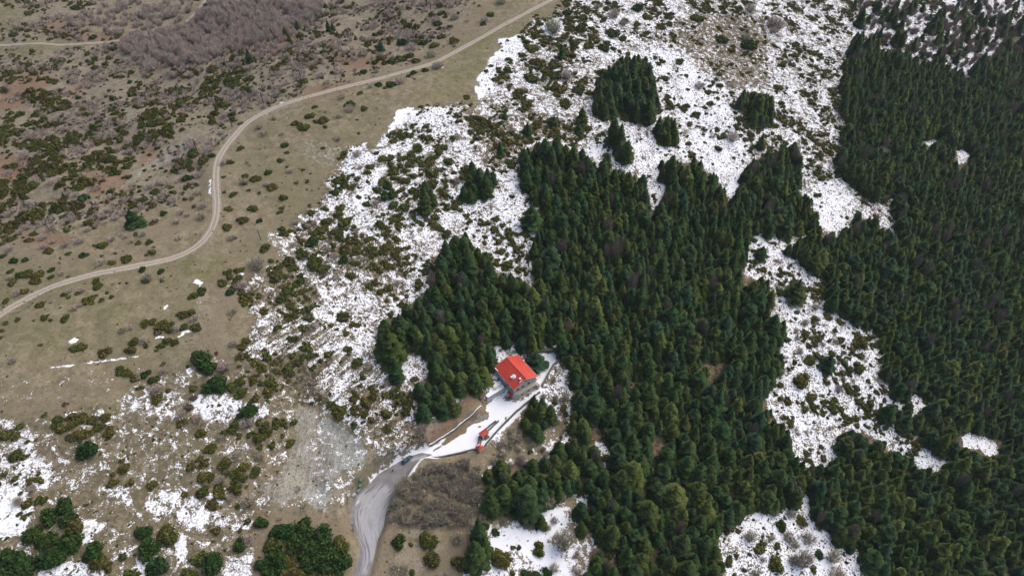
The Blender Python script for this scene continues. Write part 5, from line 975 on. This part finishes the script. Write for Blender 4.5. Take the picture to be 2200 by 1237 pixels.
# mixed bare trees in the woods
def scatter_poly(P, n, f=0.0, seed=0):
    P = np.array(P, float); r = np.random.default_rng(100 + seed); px = r.uniform(P[:, 0].min(), P[:, 0].max(), n * 4); py = r.uniform(P[:, 1].min(), P[:, 1].max(), n * 4); m = inpoly(px, py, P) > 0
    px, py = px[m][:n], py[m][:n]; x, y, z = at(px, py); return x, y, z
def stuff_in(name, P, dens, protos, mm, r0, r1, zs_, label, cat, seed=1, mind=0.0):
    P = np.array(P, float); xw, yw, zw = at(P[:, 0], P[:, 1]); W = list(zip(xw, yw)); a = np.array(W); area = abs(np.sum(a[:, 0] * np.roll(a[:, 1], -1) - a[:, 1] * np.roll(a[:, 0], -1))) / 2; n = int(area * dens)
    r = np.random.default_rng(seed); x = r.uniform(a[:, 0].min(), a[:, 0].max(), n * 8); y = r.uniform(a[:, 1].min(), a[:, 1].max(), n * 8); m = (inpoly(x, y, W) > 0) & (near_line(x, y, TRACKW, 12)[0] > 6); x, y = x[m][:n], y[m][:n]; s = r.uniform(r0, r1, len(x))
    return x, y, hg(x, y), s, s * zs_ * r.uniform(.85, 1.15, len(x))
def merge(name, sets, protos, m, label, cat):
    A = [np.concatenate(k) for k in zip(*sets)]; o = scatter_mesh(name, protos, A[0], A[1], A[2] - .1, A[3], A[4], m); tag(o, label, cat); return o
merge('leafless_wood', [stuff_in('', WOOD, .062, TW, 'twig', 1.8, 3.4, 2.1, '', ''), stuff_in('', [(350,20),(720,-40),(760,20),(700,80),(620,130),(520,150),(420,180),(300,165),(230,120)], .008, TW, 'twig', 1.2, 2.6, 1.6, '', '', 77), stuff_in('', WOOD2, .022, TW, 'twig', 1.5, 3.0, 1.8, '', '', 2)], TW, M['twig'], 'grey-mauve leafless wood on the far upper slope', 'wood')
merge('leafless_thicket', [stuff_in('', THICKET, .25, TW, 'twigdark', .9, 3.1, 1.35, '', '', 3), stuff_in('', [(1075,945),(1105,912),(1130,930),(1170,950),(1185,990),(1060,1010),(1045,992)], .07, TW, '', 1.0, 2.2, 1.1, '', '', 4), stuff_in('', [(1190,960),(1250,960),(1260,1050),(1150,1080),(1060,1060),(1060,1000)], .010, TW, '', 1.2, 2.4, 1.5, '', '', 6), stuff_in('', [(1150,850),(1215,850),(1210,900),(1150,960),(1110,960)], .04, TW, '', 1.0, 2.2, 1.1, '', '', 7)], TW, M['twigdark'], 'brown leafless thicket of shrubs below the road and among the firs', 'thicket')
def in_w(S):
    a, b_, c, s_, z_ = S; p1 = proj(a, b_, c + z_ * 1.0); p0 = proj(a, b_, c + 1.0); k = in_wood(p1[0], p1[1]) & in_wood(p0[0], p0[1]); return tuple(v_[k] for v_ in S)
M['twigmix'] = foliage('dark_bare_twigs', [(.25, .20, .165), (.29, .22, .175), (.22, .19, .165)], (.6, 1.4), .9)
merge('leafless_trees', [stuff_in('', MIXR, .020, TW, '', 1.6, 3.2, 1.6, '', '', 5), stuff_in('', [(2120,60),(2230,60),(2230,200),(2130,260),(2080,200)], .012, TW, '', 1.5, 2.8, 2.4, '', '', 8), in_w(stuff_in('', F2, .0022, TW, '', 1.7, 2.8, 4.5, '', '', 9)), in_w(stuff_in('', F1, .0022, TW, '', 1.7, 2.7, 4.5, '', '', 10))], TW, M['twigmix'], 'dark leafless trees mixed in among the firs and the upper corner', 'trees')
merge('rusty_undergrowth', [stuff_in('', [(780,975),(860,930),(900,905),(960,900),(920,945),(870,975),(800,1015)], .12, TWS, '', .5, 1.3, .8, '', '', 11), stuff_in('', [(590,1085),(660,1075),(650,1110),(590,1120)], .12, TWS, '', .6, 1.6, .8, '', '', 12), stuff_in('', [(700,1095),(750,1100),(765,1150),(700,1115)], .14, TWS, '', .6, 1.4, .8, '', '', 13), stuff_in('', [(865,1150),(950,1170),(960,1237),(870,1237),(850,1200)], .07, TWS, '', .6, 1.5, .8, '', '', 14), stuff_in('', [(755,890),(800,900),(830,930),(790,960),(770,930)], .12, TWS, '', .6, 1.4, .8, '', '', 15)], TWS, M['twigdark'], 'low brown leafless undergrowth beside road and scree', 'undergrowth')
# round-crowned evergreen groves at the lower left: separate trees
def grove(P, spacing, rr, seed):
    x, y, z, s, sz = stuff_in('', P, 1.0 / spacing ** 2 * 3, None, '', rr * .8, rr * 1.2, 1, '', '', seed); kept = []
    for i in range(len(x)):
        if all((x[i] - x[j]) ** 2 + (y[i] - y[j]) ** 2 > (spacing * .8) ** 2 for j in kept): kept.append(i)
    for i in kept:
        px, py, d = (float(k) for k in proj(x[i], y[i], z[i])); px2, py2, _ = (float(k) for k in proj(x[i], y[i], z[i] + 3))
        q0 = np.array([px2]), np.array([py2 - 4])
        if inpoly(*q0, P)[0] > 0: bush('R' if random.random() < .8 else 'O', px, py, s[i] * FPX / d)
for k, (P, sp, rr) in enumerate(((BL1, 4.4, 3.7), (BL1B, 4.2, 3.5), (BL2, 4.4, 3.8), (BL3, 4.3, 3.7))): grove(P, sp, rr, 20 + k)

# junipers and heath by density; the 300 biggest of each kind stand on their own, the rest is one mesh each
N = 300000
X = rng.uniform(-640, 640, N); Y = rng.uniform(78, 1250, N); Z = hg(X, Y); bx, by, bd = proj(X, Y, Z)
m = (bx > -160) & (bx < 2300) & (by > -70) & (by < 1330); X, Y, Z, bx, by, bd = (k[m] for k in (X, Y, Z, bx, by, bd))
cl = fbm(X, Y, 11, 3, 21); cl2 = fbm(X, Y, 16, 3, 22); dA = 1.9 * 1280 * 1172 / N
wj = np.clip((cl - .40) * 7, 0, 2.2); wb = np.clip((cl2 - .42) * 7, 0, 2.5)
exx = np.array([k[0] for k in melts]); exy = np.array([k[1] for k in melts]); exr = np.array([k[2] for k in melts])
def clear_of(x, y, f=1.0):
    o = np.ones(len(x), bool)
    for a in range(0, len(exx)): o &= ~((np.abs(x - exx[a]) < exr[a] * f) & (np.abs(y - exy[a]) < exr[a] * f))
    return o
cf = clear_of(X, Y, .95); meadow_ = (inpoly(bx, by, MEADOW) > 0) & (sample('snow', X, Y) < .2); cf &= ~meadow_; cf &= near_line(X, Y, TRACKW, 12)[0] > 5; cf &= near_line(X, Y, DROAD, 12)[0] > 4.5
uj = rng.random(len(X)) < sample('shrub', X, Y) / 100 * dA * wj; ub = rng.random(len(X)) < sample('bare', X, Y) / 100 * dA * wb
far = inpoly(bx, by, LEFTSLOPE) > 0
def plant(sel, r, protos, nm, mm, lb, cat, flat):
    k = np.where(sel & cf)[0]; rr = r[k]
    o = scatter_mesh(nm, protos, X[k], Y[k], Z[k] - .1 * rr, rr, rr * flat * np.where(far[k], 1.75, 1.1), M[mm]); tag(o, lb, cat); print(nm, len(k)); return k, rr
rj = np.clip(rng.lognormal(.28, .45, len(X)), .5, 3.2); rj = np.where(far, rj * .95, rj); rb = np.clip(rng.lognormal(.2, .4, len(X)), .5, 2.6)
kj, rrj = plant(uj, rj, JUN, 'juniper_scrub', 'juniper', 'olive green low juniper scrub spread over snow and slope', 'scrub', 1.0)
pl = ub & ~uj; split_ = rng.random(len(X)) < .35
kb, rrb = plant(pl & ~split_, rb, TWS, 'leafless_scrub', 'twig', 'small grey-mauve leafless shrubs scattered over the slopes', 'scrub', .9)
kh, rrh = plant(pl & split_, rb * .8, HEA, 'heath_scrub', 'heath', 'low red-brown heath cushions scattered over the slopes', 'scrub', .8)
# tiny tufts poking from snow and turf
N2 = 60000; tx = rng.uniform(-300, 420, N2); ty = rng.uniform(85, 620, N2); tz = hg(tx, ty); ax_, ay_, ad_ = proj(tx, ty, tz)
dn = .25 * sample('speck', tx, ty) * (sample('snow', tx, ty) < .9) + .05; dn *= (sample('snow', tx, ty) < 1.0) & (inpoly(ax_, ay_, YARD, 6) < .1) & (inpoly(ax_, ay_, ROAD_L + ROAD_R[::-1], 6) < .1) & ~in_wood(ax_, ay_)
k = np.where((rng.random(N2) < dn * 2.4) & (ax_ > -10) & (ax_ < 2210) & (ay_ > -10) & (ay_ < 1250))[0]; rt = rng.uniform(.22, .6, len(k))
o = scatter_mesh('heather_tufts', TUFT, tx[k], ty[k], tz[k], rt, rt, M['juniper']); tag(o, 'small dark heather tufts poking through snow and turf', 'heather'); print('tufts', len(k))
# loose pale stones
def rock_proto(seed):
    q_ = np.random.default_rng(seed); V = []; 
    for (zz, rr, n_) in ((-.3, .9, 6), (.25, .8, 6)):
        for i in range(n_): a = i * 6.283 / n_ + q_.normal(0, .2); V.append((rr * math.cos(a) * q_.uniform(.7, 1.1), rr * math.sin(a) * q_.uniform(.6, 1.0), zz + q_.normal(0, .1)))
    V.append((0, 0, .6)); F = []
    for i in range(6): j = (i + 1) % 6; F += [(i, j, 6 + j), (i, 6 + j, 6 + i), (6 + i, 6 + j, 12)]
    return np.array(V), np.array(F), np.full(13, .5)
RK = [rock_proto(k) for k in range(4)]
sets = []
for k, (P, d) in enumerate(((SCR1, .45), ([(640,300),(760,310),(700,370),(640,350)], .12), ([(60,660),(170,650),(180,690),(60,690)], .10), ([(220,660),(260,655),(255,685),(230,685)], .25), ([(80,735),(130,735),(130,765),(80,765)], .2), ([(340,540),(560,560),(540,600),(420,610),(350,570)], .05), ([(330,340),(395,300),(420,320),(300,380),(240,420)], .20), ([(440,300),(560,250),(600,215),(650,210),(560,262),(470,318)], .30), ([(997,0),(1004,0),(1004,82),(998,82)], .8), ([(560,1045),(620,1010),(700,1040),(700,1100),(560,1075)], .5), ([(1650,840),(1690,790),(1700,815),(1670,850)], .3), ([(600,900),(300,790),(100,800),(200,880)], .02), ([(560,0),(900,0),(800,80),(600,150)], .02), ([(700,895),(770,940),(780,1000),(740,1010),(700,950)], .7))):
    sets.append(stuff_in('', P, d, None, '', .14, .42, .7, '', '', 50 + k))
merge('loose_stones', sets, RK, M['rock'], 'pale loose stones on the scree, banks and turf', 'stones')

ax3 = np.array(melts)
melt(X_f, Y_f, R_f * .8, .55); melt(ax3[:, 0], ax3[:, 1], np.minimum(ax3[:, 2], 3), .30); melt(X[kj], Y[kj], rrj, .17); melt(X[kb], Y[kb], rrb, .12)
gm = mesh_np('hillside', np.stack([GX, GY, GZ], 2).reshape(-1, 3), Q, [M['ground']], {k_: v_.ravel() for k_, v_ in cov.items() if k_ in ('snow', 'green', 'brown', 'scree', 'streak', 'gray', 'speck')}, smooth=True)
tag(link('hillside', gm), kind='structure')
# thin air haze over the whole valley
q = MB(); q.box((80, 1000, -53.2), (7400, 6800, 610.4)); hz = q.build('haze', [], None); hz.location = (0, 0, 0)
hm = bpy.data.materials.new('thin_haze'); hm.use_nodes = True; hn = hm.node_tree; hn.nodes.clear(); pv = hn.nodes.new('ShaderNodeVolumePrincipled'); ou = hn.nodes.new('ShaderNodeOutputMaterial')
pv.inputs['Density'].default_value = .00005; pv.inputs['Color'].default_value = (.80, .84, .90, 1); hn.links.new(pv.outputs[0], ou.inputs['Volume']); hz.data.materials.append(hm); tag(hz, 'thin pale haze in the air above the slopes', 'haze', None, 'stuff')
label_all()
